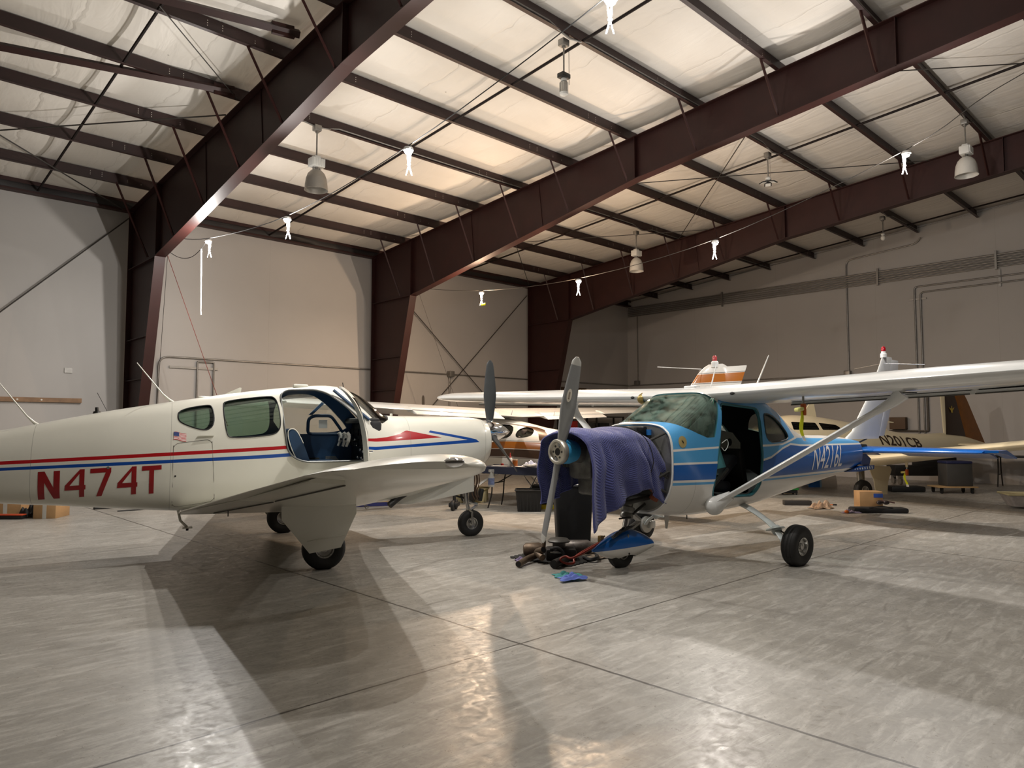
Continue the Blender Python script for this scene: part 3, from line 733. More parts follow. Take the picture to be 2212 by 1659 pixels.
    # hatch outline, access holes, step, handle
    ha = rounded([(-1.445, .60), (-1.445, 1.30), (-1.06, 1.345), (-1.02, .66)], .07, 4); pts = [(q[0], -F.hw(*q)-.0005, q[1]) for q in spl(ha+[ha[0]], 3)]
    MB().tube(pts, .0022, 4).done('baggage_hatch_outline', mat('panel_gap', '4a4740', .7, 0, 0), T)
    MB().cyl((-1.42, -F.hw(-1.42, .95)+.01, .95), (-1.42, -F.hw(-1.42, .95)-.004, .95), .009, n=12).done('hatch_lock', BLK, T)
    MB().box((-1.12, -F.hw(-1.12, 1.385)-.015, 1.387), (.16, .03, .008)).done('grab_handle', WHT, T)
    MB().cyl((-2.06, -F.hw(-2.06, 1.055)+.01, 1.055), (-2.06, -F.hw(-2.06, 1.055)-.006, 1.055), .014, n=14).done('static_port', ALU, T)
    b = MB(); b.tube([(-1.38, -.33, .56), (-1.355, -.37, .45), (-1.29, -.42, .385)], .014, 10); b.box((-1.285, -.43, .38), (.10, .12, .012)); so = b.done('boarding_step', WHT, T)
    MB().cyl((-1.285, -.43, .374), (-1.285, -.43, .345), .014, n=10).done('rubber_foot', BLK, so)
    # aerials
    for s0, z0, s1, z1, r in ((-1.5, 1.775, -1.84, 2.21, .008), (-2.8, 1.51, -3.13, 1.96, .008)):
        b = MB(); b.tube([(s0+.07, 0, z0-.03), (s0, 0, z0+.02), (s0+(s1-s0)*.2, 0, z0+(z1-z0)*.2), (s1, 0, z1)], [.02, .015, r, r*.6], 8); b.done('whip_aerial', WHT, T, 60)
    b = MB(); b.cyl((-2.215, 0, 1.62), (-2.215, 0, 1.655), .045, .035); b.cyl((-2.215, 0, 1.655), (-2.22, 0, 1.70), .02, .017); b.done('beacon', DKM, T)
    MB().tube([(-2.12, 0, 1.66), (-2.22, 0, 1.86)], .003, 5).done('wire_aerial', DKM, T)
    MB().box((-1.13, 0, 1.825), (.13, .08, .035), None, 0, .012).done('dome_aerial', WHT, T)
    b = MB(); b.prism([(-.95, 1.85), (-.74, 1.955), (-.72, 1.95), (-.73, 1.88), (-.68, 1.87)], 'y', -.012, .012); b.done('fin_aerial', WHT, T)
    MB().box((-.05, -.1, 1.985), (.18, .1, .04), None, 0, .015).done('roof_vent', WHT, T)
    b = MB(); b.tube([(.52, .05, 1.95), (.50, .05, 2.05)], .006, 6); b.done('roof_probe', DKM, T)
    MB().box((1.1, -.1, 1.63), (.03, .03, .05), None, 0, .006).done('cowl_peg', WHT, T)
    # cowl nose, spinner and propeller
    MB().box((2.452, 0, 1.28), (.02, .36, .34), None, 0, .01).done('cowl_front', DKM, T)
    MB().lathe([(.001, .40), (.03, .372), (.075, .31), (.125, .21), (.155, .10), (.165, .03), (.165, 0), (.001, 0)], (2.455, 0, 1.415), (1, 0, 0), 40).done('spinner', CHR, T, 60)
    G = mat('grey_propeller_paint', '3f4244', .4, .2, .1); GB = mat('worn_propeller_back', '6f6a60', .45, .3, .2)
    for a in (0, -120, 120): blade('propeller_blade', T, (2.545, 0, 1.415), a, 1.0, .19, G, .13, 0, 58, 32, .5)
    b = MB()
    for a in (0, -120, 120): b.cyl((2.545, 0, 1.415), (2.545, math.sin(R(a))*.165, 1.415+math.cos(R(a))*.165), .05, n=14)
    b.done('propeller_hub', ALU, T)
    # wings
    for sg in (-1, 1):
        W0 = wing('wing', [(sg*.30, .98, 2.36, .60, .8, 3), (sg*.62, .86, 2.22, .66, .9, 3), (sg*1.6, .72, 1.90, .79, 1, 2.4), (sg*3.2, .56, 1.50, 1.005, 1, 1.4), (sg*4.55, .42, 1.16, 1.185, 1.05, .5), (sg*4.80, .38, 1.08, 1.215, .95, .5), (sg*4.93, .30, .95, 1.232, .72, .5), (sg*5.0, .18, .72, 1.24, .4, .5)], WHT, T, .15)
        gapm = mat('panel_gap', '4a4740', .7, 0, 0)
        # flap and aileron: separate trailing surfaces, slightly drooped
        for nm, pa, pb_ in (('flap', (.62, -1.33, .575, .30), (2.45, -.92, .85, .27)), ('aileron', (2.5, -.90, .86, .26), (4.5, -.70, 1.14, .22))):
            secs = []
            for (t, te, z, ch) in (pa, pb_):
                secs.append([(te+ch, sg*t, z+.055), (te+.01, sg*t, z+.012), (te-.012, sg*t, z-.002), (te+.01, sg*t, z-.010), (te+ch, sg*t, z-.03)])
            MB().loft(secs).done(nm, WHT, T, 0)
            if sg < 0:
                MB().tube([(pa[1]+pa[3], -pa[0], pa[2]-.035), (pb_[1]+pb_[3], -pb_[0], pb_[2]-.035)], .006, 5).done('hinge_gap', gapm, T)
        b = MB(); b.sphere((.08, sg*4.985, 1.262), .045, 0, (1.6, .7, .75), 12); o = b.done('navigation_light', CHR, T, 60)
        # main gear
        G0 = thing('main_gear', None, None); G0.parent = T
        wheel('tyre', G0, (0, sg*1.43, .212), .222, .17)
        b = MB(); b.tube([(.02, sg*1.30, .78), (.01, sg*1.30, .42), (.0, sg*1.31, .22), (0, sg*1.42, .21)], [.045, .04, .03, .025], 12); b.tube([(.06, sg*1.3, .5), (.14, sg*1.3, .4), (.04, sg*1.31, .27)], .014, 6)
        b.done('strut', ALU, G0)
        MB().tube([(-.3, sg*1.1, .72), (-.05, sg*1.28, .5)], .02, 8).done('drag_brace', DKM, G0)
        dp = [(-.45, .685), (-.445, .54), (-.165, .185), (.155, .225), (.315, .575), (.305, .745)]
        b = MB(); b.prism(dp, 'y', sg*1.535, sg*1.545); do = b.done('gear_door', WHT, G0, 0)
        MB().tube([(-.19, sg*1.548, .31), (.19, sg*1.548, .355)], .006, 5).done('stiffener', WHT, do)
        MB().tube([(-.46, sg*1.53, .69), (.32, sg*1.53, .755)], .007, 5).done('hinge', DKM, do)
        if sg < 0:
            b = MB()
            for i in range(9): b.cyl((-.42+i*.09, -1.54, .7+i*.0083), (-.36+i*.09, -1.54, .706+i*.0083), .012, n=6)
            b.done('hinge_knuckles', DKM, do)
            MB().tube([(.28, -2.0, .70), (.33, -2.0, .685), (.30, -2.0, .66), (.28, -2.0, .70)], .005, 5).done('tie_down_ring', ALU, T)
            MB().tube([(-.95, -1.5, .66), (-.95, -1.5, .60)], .006, 5).done('drain_pipe', DKM, T)
    # nose gear with long white doors and exhaust stacks
    NG = thing('nose_gear', None, None); NG.parent = T
    wheel('tyre', NG, (2.26, 0, .172), .18, .135, hr=.44)
    b = MB(); b.tube([(2.16, 0, .78), (2.20, 0, .45)], .04, 12); b.tube([(2.20, 0, .46), (2.235, 0, .33)], .026, 12)
    for sg in (-1, 1): b.tube([(2.22, sg*.03, .36), (2.24, sg*.085, .33), (2.26, sg*.085, .17)], .017, 8)
    b.tube([(2.26, -.09, .172), (2.26, .09, .172)], .015, 8); b.done('strut', ALU, NG)
    b = MB(); b.tube([(2.20, 0, .47), (2.36, 0, .42)], .014, 6, 0, 1.6); b.tube([(2.36, 0, .42), (2.24, 0, .33)], .013, 6, 0, 1.6); b.done('torque_link', ALU, NG)
    MB().tube([(2.2, 0, .50), (1.98, -.02, .57)], .014, 6).done('drag_link', DKM, NG)
    for sg in (-1, 1):
        MB().prism([(1.16, .50), (1.15, .60), (2.22, .86), (2.22, .62), (1.75, .545), (1.32, .49)], 'y', sg*.2, sg*.21).done('nose_gear_door', WHT, NG, 0)
        b = MB(); b.tube([(1.35, sg*.30, .70), (1.16, sg*.31, .60), (1.02, sg*.33, .50)], .042, 14); b.done('exhaust_stack', DKM, T)
    b = MB()
    for i, (s0, y0) in enumerate(((2.24, -.12), (2.27, -.16), (2.29, -.09), (2.31, -.13))): b.tube(spl([(s0, y0, .92), (s0+.02, y0-.01, .75), (s0-.01, y0, .6), (s0+.03, y0, .5)], 5), .009, 6)
    b.done('hanging_hoses', mat('brown_hose', '5a4636', .6, 0, .2), T)
    MB().box((2.36, -.1, .56), (.06, .09, .17), Matrix.Rotation(R(12), 3, 'Y'), 0, .015).done('oil_cooler', DKM, T)
    # tail (out of the picture to the left)
    wing('horizontal_stabilizer', [(-1.85, -4.45, .62, 1.06, .8, 0), (0, -4.2, 1.0, 1.06, 1, 0), (1.85, -4.45, .62, 1.06, .8, 0)], WHT, T, .09)
    wing('vertical_fin', [(1.05, -3.95, 1.3, 0, .7, 0), (1.25, -4.05, 1.2, 0, .8, 0), (2.45, -4.65, .6, 0, 1, 0)], WHT, T, .09, vertical=True)
    return T, F
T1, F1 = low_wing()
# ================================================================ blue and white high-wing aeroplane
def high_wing():
    T = thing('aeroplane', 'blue and white high-wing aeroplane with N4216L on its side, engine cowling and cabin door removed', 'aeroplane', (7.68, 4.61, 0), R(174.5))
    F = Fus([(-3.56, .90, 1.28, .12, 1.10, 2.3, 2.3), (-3.05, .81, 1.335, .20, 1.08, 2.3, 2.5), (-2.5, .755, 1.365, .27, 1.07, 2.3, 2.6), (-1.95, .70, 1.37, .34, 1.06, 2.3, 2.8), (-1.6, .665, 1.46, .385, 1.06, 2.2, 2.9), (-1.25, .625, 1.64, .43, 1.07, 2.2, 3), (-.95, .59, 1.79, .465, 1.08, 2.5, 3),
             (-.6, .545, 1.86, .505, 1.1, 3.2, 3), (-.3, .52, 1.88, .525, 1.1, 3.6, 3), (.1, .50, 1.885, .54, 1.1, 3.8, 3), (.45, .49, 1.89, .545, 1.1, 4.6, 3), (.6, .488, 1.875, .545, 1.1, 4.8, 3), (.8, .49, 1.765, .54, 1.1, 4.7, 3), (1.0, .505, 1.65, .53, 1.1, 4.5, 2.8), (1.18, .535, 1.55, .515, 1.1, 4.3, 2.7), (1.30, .56, 1.515, .505, 1.1, 3.8, 2.6)])
    LB, DB, WH = '4fa0d8', '0a5cae', 'e6e4df'
    bands = [(LB, [(-3.6, 1.16, 1.30), (-1.34, 1.2, 1.345), (-1.24, 1.2, 1.335), (-1.1, 1.1, 1.50), (-.95, 1.1, 1.66), (-.75, 1.1, 1.77), (-.5, 1.1, 1.80), (.45, 1.09, 1.80), (.5, 1.09, 1.75), (.64, 1.09, 1.6), (1.32, 1.09, 1.6)]),
             (DB, [(-3.6, .88, 1.225), (-1.34, .885, 1.238), (-1.04, .888, 1.262), (-.8, .89, 1.215), (-.5, .89, 1.115), (-.3, .893, 1.083), (1.32, .925, 1.085)]),
             (WH, [(-3.6, 1.222, 1.246), (-1.77, 1.232, 1.252), (-1.34, 1.238, 1.262), (-1.04, 1.258, 1.282), (-.8, 1.21, 1.235), (-.5, 1.11, 1.135), (-.3, 1.08, 1.105), (1.32, 1.085, 1.107)]),
             (WH, [(-1.26, 1.335, 1.36), (-.8, 1.262, 1.287), (-.5, 1.252, 1.276), (.5, 1.25, 1.272), (1.32, 1.222, 1.246)]),
             (WH, [(-3.6, .865, .886), (-.3, .872, .894), (1.32, .900, .926)]), (LB, [(-3.0, .85, .853), (-.3, .848, .872), (1.32, .872, .900)])]
    skin = paint('blue_white_aircraft_paint', 'dedbd5', bands, .26, [(.95, .5, .9)])
    WHT = mat('white_aircraft_paint', 'dfe0de', .25, 0, .04, 2, coat=.4); BLU = mat('bright_blue_paint', '0f66c0', .22, 0, .05, 2, coat=.5); LBL = mat('light_blue_paint', LB, .3, 0, .05, 2, coat=.3)
    DBL = mat('deep_blue_paint', '0c3f80', .28, 0, .08, 2, coat=.4)
    TEAL = mat('teal_primer', '2a6670', .5, 0, .15); DARK = mat('dark_cabin_interior', '17181b', .8, 0, .3); IV = mat('ivory_lining', 'cbc5b8', .6, 0, .15)
    f = F.mesh('fuselage', skin, T, step=.045)
    cav = Fus([(-2.0, .80, 1.30, .30, 1.06, 2.3, 2.8), (-1.25, .72, 1.59, .40, 1.07, 2.2, 3), (-.6, .64, 1.82, .475, 1.1, 3.2, 3), (.1, .58, 1.845, .51, 1.1, 3.8, 3), (.6, .58, 1.84, .515, 1.1, 4.8, 3), (.8, .58, 1.73, .51, 1.1, 4.7, 3), (1.0, .60, 1.615, .50, 1.1, 4.5, 2.8), (1.22, .62, 1.49, .48, 1.1, 4.3, 2.7)])
    cv = cav.mesh('cav', DARK, T, None, None, .06, 64)
    door = rounded([(.455, 1.745), (-.31, 1.70), (-.31, 1.13), (-.28, .80), (-.18, .685), (.63, .715), (.655, .80), (.56, 1.25)], .06, 3)
    rwin = chaikin([(-.385, 1.63), (-.52, 1.645), (-.68, 1.60), (-.87, 1.50), (-1.0, 1.385), (-.97, 1.33), (-.76, 1.305), (-.39, 1.30)], 2)
    farw = chaikin([(.40, 1.74), (-.26, 1.70), (-.28, 1.42), (-.1, 1.36), (.52, 1.34)], 2)
    ws = [(.62, 2.1), (.585, 1.86), (.50, 1.755), (.635, 1.37), (.76, 1.365), (.91, 1.41), (1.08, 1.475), (1.21, 1.54), (1.21, 2.1)]
    bk = [(-1.05, 2.0), (-1.05, 1.70), (-1.25, 1.45), (-1.62, 1.385), (-1.88, 1.375), (-1.88, 2.0)]
    cut = [(cv, 'DIFFERENCE')]
    for p, a, b in ((door, 0, 1), (rwin, -1, 1), (farw, -1, 0), (ws, -1, 1), (bk, -1, 1)):
        c = poly_prism(p, a, b, TEAL); c.parent = T; cut.append((c, 'DIFFERENCE'))
    booled(f, cut); kill(*[c for c, _ in cut])
    GL = glass('hazy_windscreen_glass', 'dbe9e2', .12, .05, .38); GC = glass('clear_side_glass', 'e9efec', .1)
    panes(F, 'windshield', ws, -1, 1, GL, T, a=.48, b=1.23)
    panes(F, 'rear_window', bk, -1, 1, GC, T, a=-1.9, b=-1.0)
    for a, b in ((0, 1), (-1, 0)): panes(F, 'side_window', rwin, a, b, GC, T)
    panes(F, 'side_window', farw, -1, 0, GC, T)
    pts = [(q[0], F.hw(*q)+.001, q[1]) for q in rwin]; MB().tube(pts+[pts[0]], .009, 6).done('window_seal', mat('window_rubber', '3a3f42', .5), T, 60)
    pts = [(q[0], F.hw(*q)-.01, q[1]) for q in door]; MB().tube(pts+[pts[0]], .016, 6).done('door_frame', TEAL, T, 60)
    # cabin contents seen through the doorway
    b = MB(); b.prism(rounded([(-.1, 1.10), (-.1, 1.38), (-.35, 1.44), (-.7, 1.45), (-1.2, 1.38), (-1.2, 1.10)], .05, 3), 'y', -.40, -.385); lin = b.done('ivory_side_lining', IV, T)
    for s0, z0, r in ((-.16, 1.30, .075), (-.45, 1.31, .075), (-.66, 1.31, .085), (-.95, 1.28, .05)):
        MB().cyl((s0, -.384, z0), (s0, -.378, z0), r, n=28).done('lightening_hole', BLK, lin)
    b = MB(); b.box((.20, .05, .80), (.5, .44, .14), Matrix.Rotation(R(-6), 3, 'Y'), 0, .04); b.box((-.02, .05, 1.0), (.12, .44, .42), Matrix.Rotation(R(-55), 3, 'Y'), 0, .04)
    b.done('seat', mat('navy_seat_vinyl', '10121c', .5, 0, .2), T)
    MB().box((.2, -.28, .82), (.5, .4, .16), None, 0, .04).done('seat', mat('navy_seat_vinyl', '10121c', .5, 0, .2), T)
    MB().box((-.35, -.1, .95), (.1, .7, .55), Matrix.Rotation(R(12), 3, 'Y'), 0, .04).done('seat_back', BLK, T)
    for p0, p1 in (((.60, .40, .74), (.18, .38, 1.0)), ((.62, .36, .70), (.22, .34, .96))): MB().tube([p0, p1], .018, 8).done('seat_rail', DKM, T)
    MB().prism([(.43, 1.5), (.37, 1.52), (.12, 1.02), (.30, 1.0)], 'y', .30, .315).done('loose_teal_panel', mat('light_teal_panel', '4f97a0', .45), T, 0)
    b = MB(); b.tube([(.45, .42, 1.66), (.0, -.1, 1.28)], .012, 6); b.tube([(.5, -.45, 1.3), (.0, -.45, 1.16)], .016, 6); b.done('door_post_tube', IV, T)
    b = MB(); b.box((.95, -.02, 1.27), (.05, .92, .42), None, 0, .03); ip = b.done('instrument_panel', BLK, T)
    for i, (y, z) in enumerate(((.34, 1.3), (.2, 1.3), (.05, 1.3), (-.2, 1.32), (.3, 1.16))): MB().lathe([(.045, 0), (.052, -.015), (.04, -.015), (.001, -.01)], (.925, y, z), (1, 0, 0), 20).done('instrument_dial', IV, ip)
    b = MB(); b.tube([(.85, .28, 1.25), (.6, .28, 1.25)], .013, 8); b.tube([(.6, .13, 1.33), (.6, .16, 1.25), (.6, .4, 1.25), (.6, .43, 1.33)], .014, 8); b.done('control_yoke', BLK, T)
    for k in range(5):
        MB().tube(spl([(.55, .48-.01*k, 1.80), (.58+.02*k, .47-.03*k, 1.66), (.60+.03*k, .44-.04*k, 1.5), (.66+.01*k, .42, 1.36)], 6), .004, 5).done('loose_wire', mat('white_wire', 'c9cfc9', .5) if k % 2 else mat('green_wire', '4a7f6a', .5), T)
    b = MB(); b.tube(spl([(.50, .53, 1.30), (.44, .56, 1.34), (.42, .56, 1.28), (.47, .55, 1.22), (.50, .53, 1.26)], 5), .004, 5); b.done('wire_loop', mat('white_wire', 'c9cfc9', .5), T)
    # firewall and engine
    FWm = mat('firewall_metal', '8f8f8b', .4, .7, .15, 9)
    fw = MB().loft([F.ring(1.296, 64, .02), F.ring(1.303, 64, .02)]).done('firewall', FWm, T, 40)
    b = MB(); pts = [Vector(q)+Vector((.012, 0, 0)) for q in F.ring(1.296, 64, .0)]
    MB().tube(pts+[pts[0]], .012, 6).done('cowl_lip', WHT, T, 60)
    EG = mat('engine_casting', '6b6a66', .45, .6, .3, 14, .2, 50)
    E = MB(); E.box((1.85, 0, 1.12), (.62, .34, .34), None, 0, .05); E.box((1.80, 0, .88), (.5, .3, .2), None, 0, .04); E.cyl((2.1, 0, 1.23), (2.28, 0, 1.23), .13, .09, 20)
    en = E.done('engine_block', EG, T)
    for sg in (-1, 1):
        for s0 in (1.72, 2.0):
            b = MB()
            for i in range(8): b.box((s0, sg*(.17+.018*i), 1.16), (.21, .008, .2))
            b.cyl((s0, sg*.14, 1.16), (s0, sg*.31, 1.16), .085, n=18); b.box((s0, sg*.32, 1.16), (.2, .05, .17), None, 0, .02); b.done('cylinder', EG, en)
    # accessories between firewall and engine
    b = MB(); b.box((1.40, .10, 1.43), (.17, .16, .11), None, 0, .015); b.done('magneto', BLK, en)
    MB().cyl((1.32, .20, 1.395), (1.32, .20, 1.455), .028, n=14).done('blue_cap', mat('blue_cap', '2f7fd0', .4), en)
    MB().cyl((1.32, .20, 1.33), (1.32, .20, 1.395), .024, n=14).done('sensor', DKM, en)
    MB().box((1.36, -.15, 1.45), (.1, .22, .08), None, 0, .01).done('baffle', ALU, en)
    b = MB(); b.cyl((1.5, .12, 1.28), (1.38, .14, 1.30), .06, n=16); b.sphere((1.45, .2, 1.2), .06); b.done('starter', ALU, en)
    for p0, p1, r in (((1.31, .42, 1.42), (1.66, .18, 1.22), .014), ((1.31, .42, .80), (1.66, .18, 1.0), .016), ((1.31, .44, .95), (1.62, .2, 1.22), .013), ((1.31, -.42, 1.42), (1.66, -.18, 1.22), .014), ((1.31, -.42, .8), (1.66, -.18, 1.0), .016), ((1.31, .46, 1.02), (1.5, .30, .88), .016), ((1.31, .1, .72), (1.7, .12, .84), .016)):
        MB().tube([p0, p1], r, 8).done('mount_tube', DKM, T)
    for k in range(4): MB().tube(spl([(1.31, .1+.08*k, 1.3-.07*k), (1.40, .2+.05*k, 1.36-.1*k), (1.5, .22+.02*k, 1.22-.08*k), (1.6, .2, 1.1)], 6), .009, 6).done('engine_hose', mat('black_hose', '1c1b1a', .6), T)
    b = MB(); b.tube(spl([(1.38, .30, .72), (1.36, .34, .80), (1.42, .33, .86)], 5), .05, 10); b.done('orange_duct', mat('dull_orange_duct', '7a3a1c', .6), T)
    b = MB(); b.box((1.6, .05, .72), (.5, .4, .06), Matrix.Rotation(R(5), 3, 'Y'), 0, .02); b.done('lower_baffle', DKM, T)
    # propeller
    PG = mat('grey_propeller_blade', '8e9092', .38, .3, .06); TG = mat('pale_propeller_tip', 'c4c4c0', .4, .2, .05)
    for a in (16, 196): blade('propeller_blade', T, (2.42, 0, 1.235), a, .965, .165, PG, .06, 0, 38, 14, .62, TG)
    b = MB(); b.lathe([(.085, -.02), (.118, -.02), (.128, .0), (.128, .035), (.118, .05), (.098, .05), (.088, .03), (.05, .028), (.038, .03), (.034, -.02)], (2.42, 0, 1.235), (1, 0, 0), 36); hb = b.done('propeller_hub', mat('dull_hub_metal', 'b4b0a5', .35, .6, .1), T, 40)
    MB().cyl((2.43, 0, 1.235), (2.449, 0, 1.235), .036, n=20).done('hub_bore', BLK, hb)
    for i in range(6): MB().cyl((2.44, .062*math.cos(i*PI/3), 1.235+.062*math.sin(i*PI/3)), (2.452, .062*math.cos(i*PI/3), 1.235+.062*math.sin(i*PI/3)), .011, n=8).done('hub_bolt', DKM, hb)
    MB().lathe([(.07, -.22), (.10, -.20), (.125, -.10), (.12, -.02)], (2.42, 0, 1.235), (1, 0, 0), 28).done('hub_extension', mat('light_blue_enamel', '3f9ed0', .35), T, 40)
    # sticker on the upper blade
    X = Matrix.Translation((2.42, 0, 1.235)) @ Matrix.Rotation(-R(16), 4, 'X'); el = [(.026*math.cos(2*PI*i/28), .58+.066*math.sin(2*PI*i/28)) for i in range(28)]
    pz = R(38+(14-38)*.58**.7); rot = Matrix.Rotation(-(PI/2-pz)*0, 4, 'Z')
    st = MB().prism([(q[0], q[1]) for q in el], 'x', -.001, .001)
    Rz = Matrix.Rotation(PI/2-(PI/2-pz)-0, 4, 'Z') if False else Matrix.Rotation(R(24), 4, 'Z')
    so = st.done('blade_sticker', mat('cream_sticker', 'e3ddd0', .5), T, 0, X @ Matrix.Translation((.021, .008, 0)) @ Rz)
    b = MB()
    for i in range(7): b.box((.0015, 0, .545+.011*i), (.001, .017, .005))
    b.done('sticker_print', mat('brown_print', '6b4a3a', .5), so, 0, X @ Matrix.Translation((.021, .008, 0)) @ Rz)
    # wing: two panels joined over the cabin
    for sg in (-1, 1):
        secs = [(sg*.0, .56, 1.63, 1.825, 1, 2), (sg*.6, .56, 1.63, 1.835, 1, 2), (sg*2.55, .56, 1.63, 1.895, 1, 1.6), (sg*5.15, .53, 1.18, 1.985, 1, 0), (sg*5.38, .48, 1.06, 1.995, .85, 0), (sg*5.48, .40, .90, 2.0, .55, 0), (sg*5.52, .28, .65, 2.0, .2, 0)]
        wing('wing', secs, WHT, T, .125, 18, .02)
        for i, (ta, tb) in enumerate(((.7, 2.6), (2.65, 5.1))):
            def te(t): return (.56-1.63, 1.81+.031*t) if t < 2.56 else (.56-1.63+(t-2.55)*.162, 1.81+.031*t)
            a, z0 = te(ta); c, z1 = te(tb); secs = []
            for s1, z, t in ((a, z0, ta), (c, z1, tb)): secs.append([(s1+.42, sg*t, z-.055), (s1+.3, sg*t, z-.035), (s1+.01, sg*t, z-.055), (s1, sg*t, z-.068), (s1+.3, sg*t, z-.085), (s1+.42, sg*t, z-.09)])
            fo = MB().loft(secs).done(('flap', 'aileron')[i], WHT, T, 20)
            nr = int((tb-ta)/.16)
            MB().tube([(a+.43, sg*ta, z0-.088), (c+.43, sg*tb, z1-.088)], .007, 5).done('hinge_gap', mat('panel_gap', '4a4740', .7, 0, 0), fo)
        # strut with fairings
        A = Vector((.62, sg*.50, .63)); B_ = Vector((.14, sg*2.30, 1.77)); d = (B_-A).normalized(); so = []
        for q in (0, .03, .5, .97, 1):
            c = A+(B_-A)*q; so.append([(c.x+.065*math.cos(2*PI*k/16), c.y-.028*math.sin(2*PI*k/16)*d.z*sg, c.z+.028*math.sin(2*PI*k/16)*abs(d.y)) for k in range(16)])
        s_ = MB().loft(so).done('wing_strut', WHT, T, 40)
        b = MB(); b.sphere((.60, sg*.50, .625), .105, 0, (1.35, .75, 1.0), 12); b.tube([(.60, sg*.52, .64), (.555, sg*.68, .745)], [.09, .05], 14); b.done('strut_fairing', WHT, s_, 60)
        b = MB(); b.tube([B_-d*.30, B_-d*.1, B_+Vector((0, 0, .03))], [.05, .085, .12], 14, 0, .6); b.done('strut_cuff', WHT, s_, 60)
        MB().cyl((.27, sg*2.42, 1.80), (.27, sg*2.42, 1.792), .06, n=18).done('inspection_hole', BLK, T) if sg > 0 else None
        MB().sphere((.558, sg*.72, 1.845), .022, 0, (.5, 1.4, .8), 8).done('fuel_vent', BLK, T)
    MB().lathe([(.06, -.05), (.075, 0), (.06, .04), (.001, .05)], (.50, -.60, 1.83), (0, -1, .05), 20).done('wing_root_vent', mat('brass_vent', '8b7a45', .35, .6), T, 50)
    MB().box((.25, -.05, 1.955), (.12, .16, .035), None, 0, .012).done('roof_vent', WHT, T)
    for t0, l, dx in ((-.9, .42, -.12), (.55, .50, -.30)): MB().tube([(-.55, t0*.45, 1.88), (-.55+dx, t0*.45+.04, 1.88+l)], [.011, .006], 8).done('roof_aerial', WHT, T)
    MB().tube([(-2.2, .31, 1.1), (-2.2, .31, 1.1001)], .001, 4).done('rivet', WHT, T) if False else None
    # tail
    wing('vertical_fin', [(1.30, -3.25, 1.08, 0, .75, 0), (1.42, -3.50, .92, 0, .85, 0), (1.63, -3.69, .80, 0, .95, 0), (2.0, -4.08, .60, 0, 1, 0), (2.5, -4.47, .42, 0, 1.1, 0), (2.58, -4.52, .38, 0, .9, 0), (2.62, -4.58, .30, 0, .5, 0)], WHT, T, .09, 14, 0, True)
    RW = mat('pale_grey_rudder', 'c9c9ca', .35, 0, .05)
    wing('rudder', [(1.34, -4.33, .20, 0, .8, 0), (1.63, -4.49, .22, 0, 1, 0), (2.0, -4.68, .24, 0, 1, 0), (2.36, -4.83, .22, 0, 1, 0), (2.42, -4.76, .34, 0, .9, 0), (2.56, -4.82, .30, 0, .7, 0), (2.58, -4.86, .24, 0, .3, 0)], RW, T, .09, 12, 0, True)
    b = MB(); b.lathe([(.05, 0), (.05, .06), (.035, .075), (.035, .1)], (-4.60, 0, 2.6), (0, 0, 1), 20); bo = b.done('beacon_base', WHT, T)
    MB().lathe([(.032, 0), (.034, .05), (.025, .075), (.001, .085)], (-4.60, 0, 2.7), (0, 0, 1), 18).done('red_beacon', mat('red_lens', '9c1220', .15, 0, .05), bo)
    for sg in (-1, 1): MB().tube([(-4.55, sg*.02, 2.50), (-4.75, sg*.55, 2.46)], .004, 5).done('whisker_aerial', ALU, T)
    wing('horizontal_stabilizer', [(-1.56, -3.97, .62, 1.125, .7, 0), (-1.5, -3.93, .68, 1.125, 1, 0), (0, -3.55, 1.0, 1.125, 1, 0), (1.5, -3.93, .68, 1.125, 1, 0), (1.56, -3.97, .62, 1.125, .7, 0)], BLU, T, .10)
    for sg in (-1, 1):
        secs = []
        for t, s1 in ((.22, -4.42), (1.5, -4.42)): secs.append([(s1, sg*t, 1.14), (s1-.06, sg*t, 1.135), (s1-.45+.1*(t-.2), sg*t, 1.03), (s1-.46+.1*(t-.2), sg*t, 1.02), (s1-.06, sg*t, 1.085), (s1, sg*t, 1.10)])
        eo = MB().loft(secs).done('elevator', DBL, T, 20)
        for i in range(9): MB().tube([(-4.50, sg*(.42+.09*i), 1.088), (-4.80, sg*(.46+.09*i), 1.034)], .004, 4).done('elevator_rib', mat('deep_blue_rib', '123a6e', .3), eo)
        MB().prism([(-4.0, .0), (-4.05, .14), (-4.33, .17), (-4.8, .06), (-4.76, -.02), (-4.42, -.02), (-4.36, .0)], 'z', 1.05, 1.07).done('x', BLU, T) if False else None
        secs = []
        for t in (1.575, 1.60, 1.70, 1.72): secs.append([(-4.02+(t-1.575)*-.5, sg*t, 1.155), (-4.4, sg*t, 1.16), (-4.80, sg*t, 1.045), (-4.80, sg*t, 1.025), (-4.4, sg*t, 1.10), (-4.02+(t-1.575)*-.5, sg*t, 1.125)])
        MB().loft(secs).done('elevator_horn', BLU, T, 20)
    b = MB(); b.box((-3.72, .0, 1.16), (.3, .10, .12), None, 0, .02); b.tube([(-3.6, .05, 1.25), (-3.9, .02, 1.3)], .012, 6); b.tube([(-3.6, -.04, 1.2), (-4.0, 0, 1.15)], .02, 6); b.done('open_tail_frame', DKM, T)
    MB().prism([(-3.55, 1.06), (-3.55, .92), (-3.82, .90), (-3.88, 1.0), (-3.72, 1.08)], 'y', -.08, .09).done('tail_bracket', DBL, T, 0)
    tr = MB().prism([(-2.95, .835), (-3.5, .90), (-3.86, .905), (-3.84, .845), (-3.4, .825)], 'y', .03, .15).done('vented_tail_panel', DBL, T, 0)
    for i in range(8): MB().box((-3.25-.075*i, .153, .862+.002*i), (.018, .004, .012+.0045*i), Matrix.Rotation(R(20), 3, 'Y')).done('vent_slot', WHT, tr)
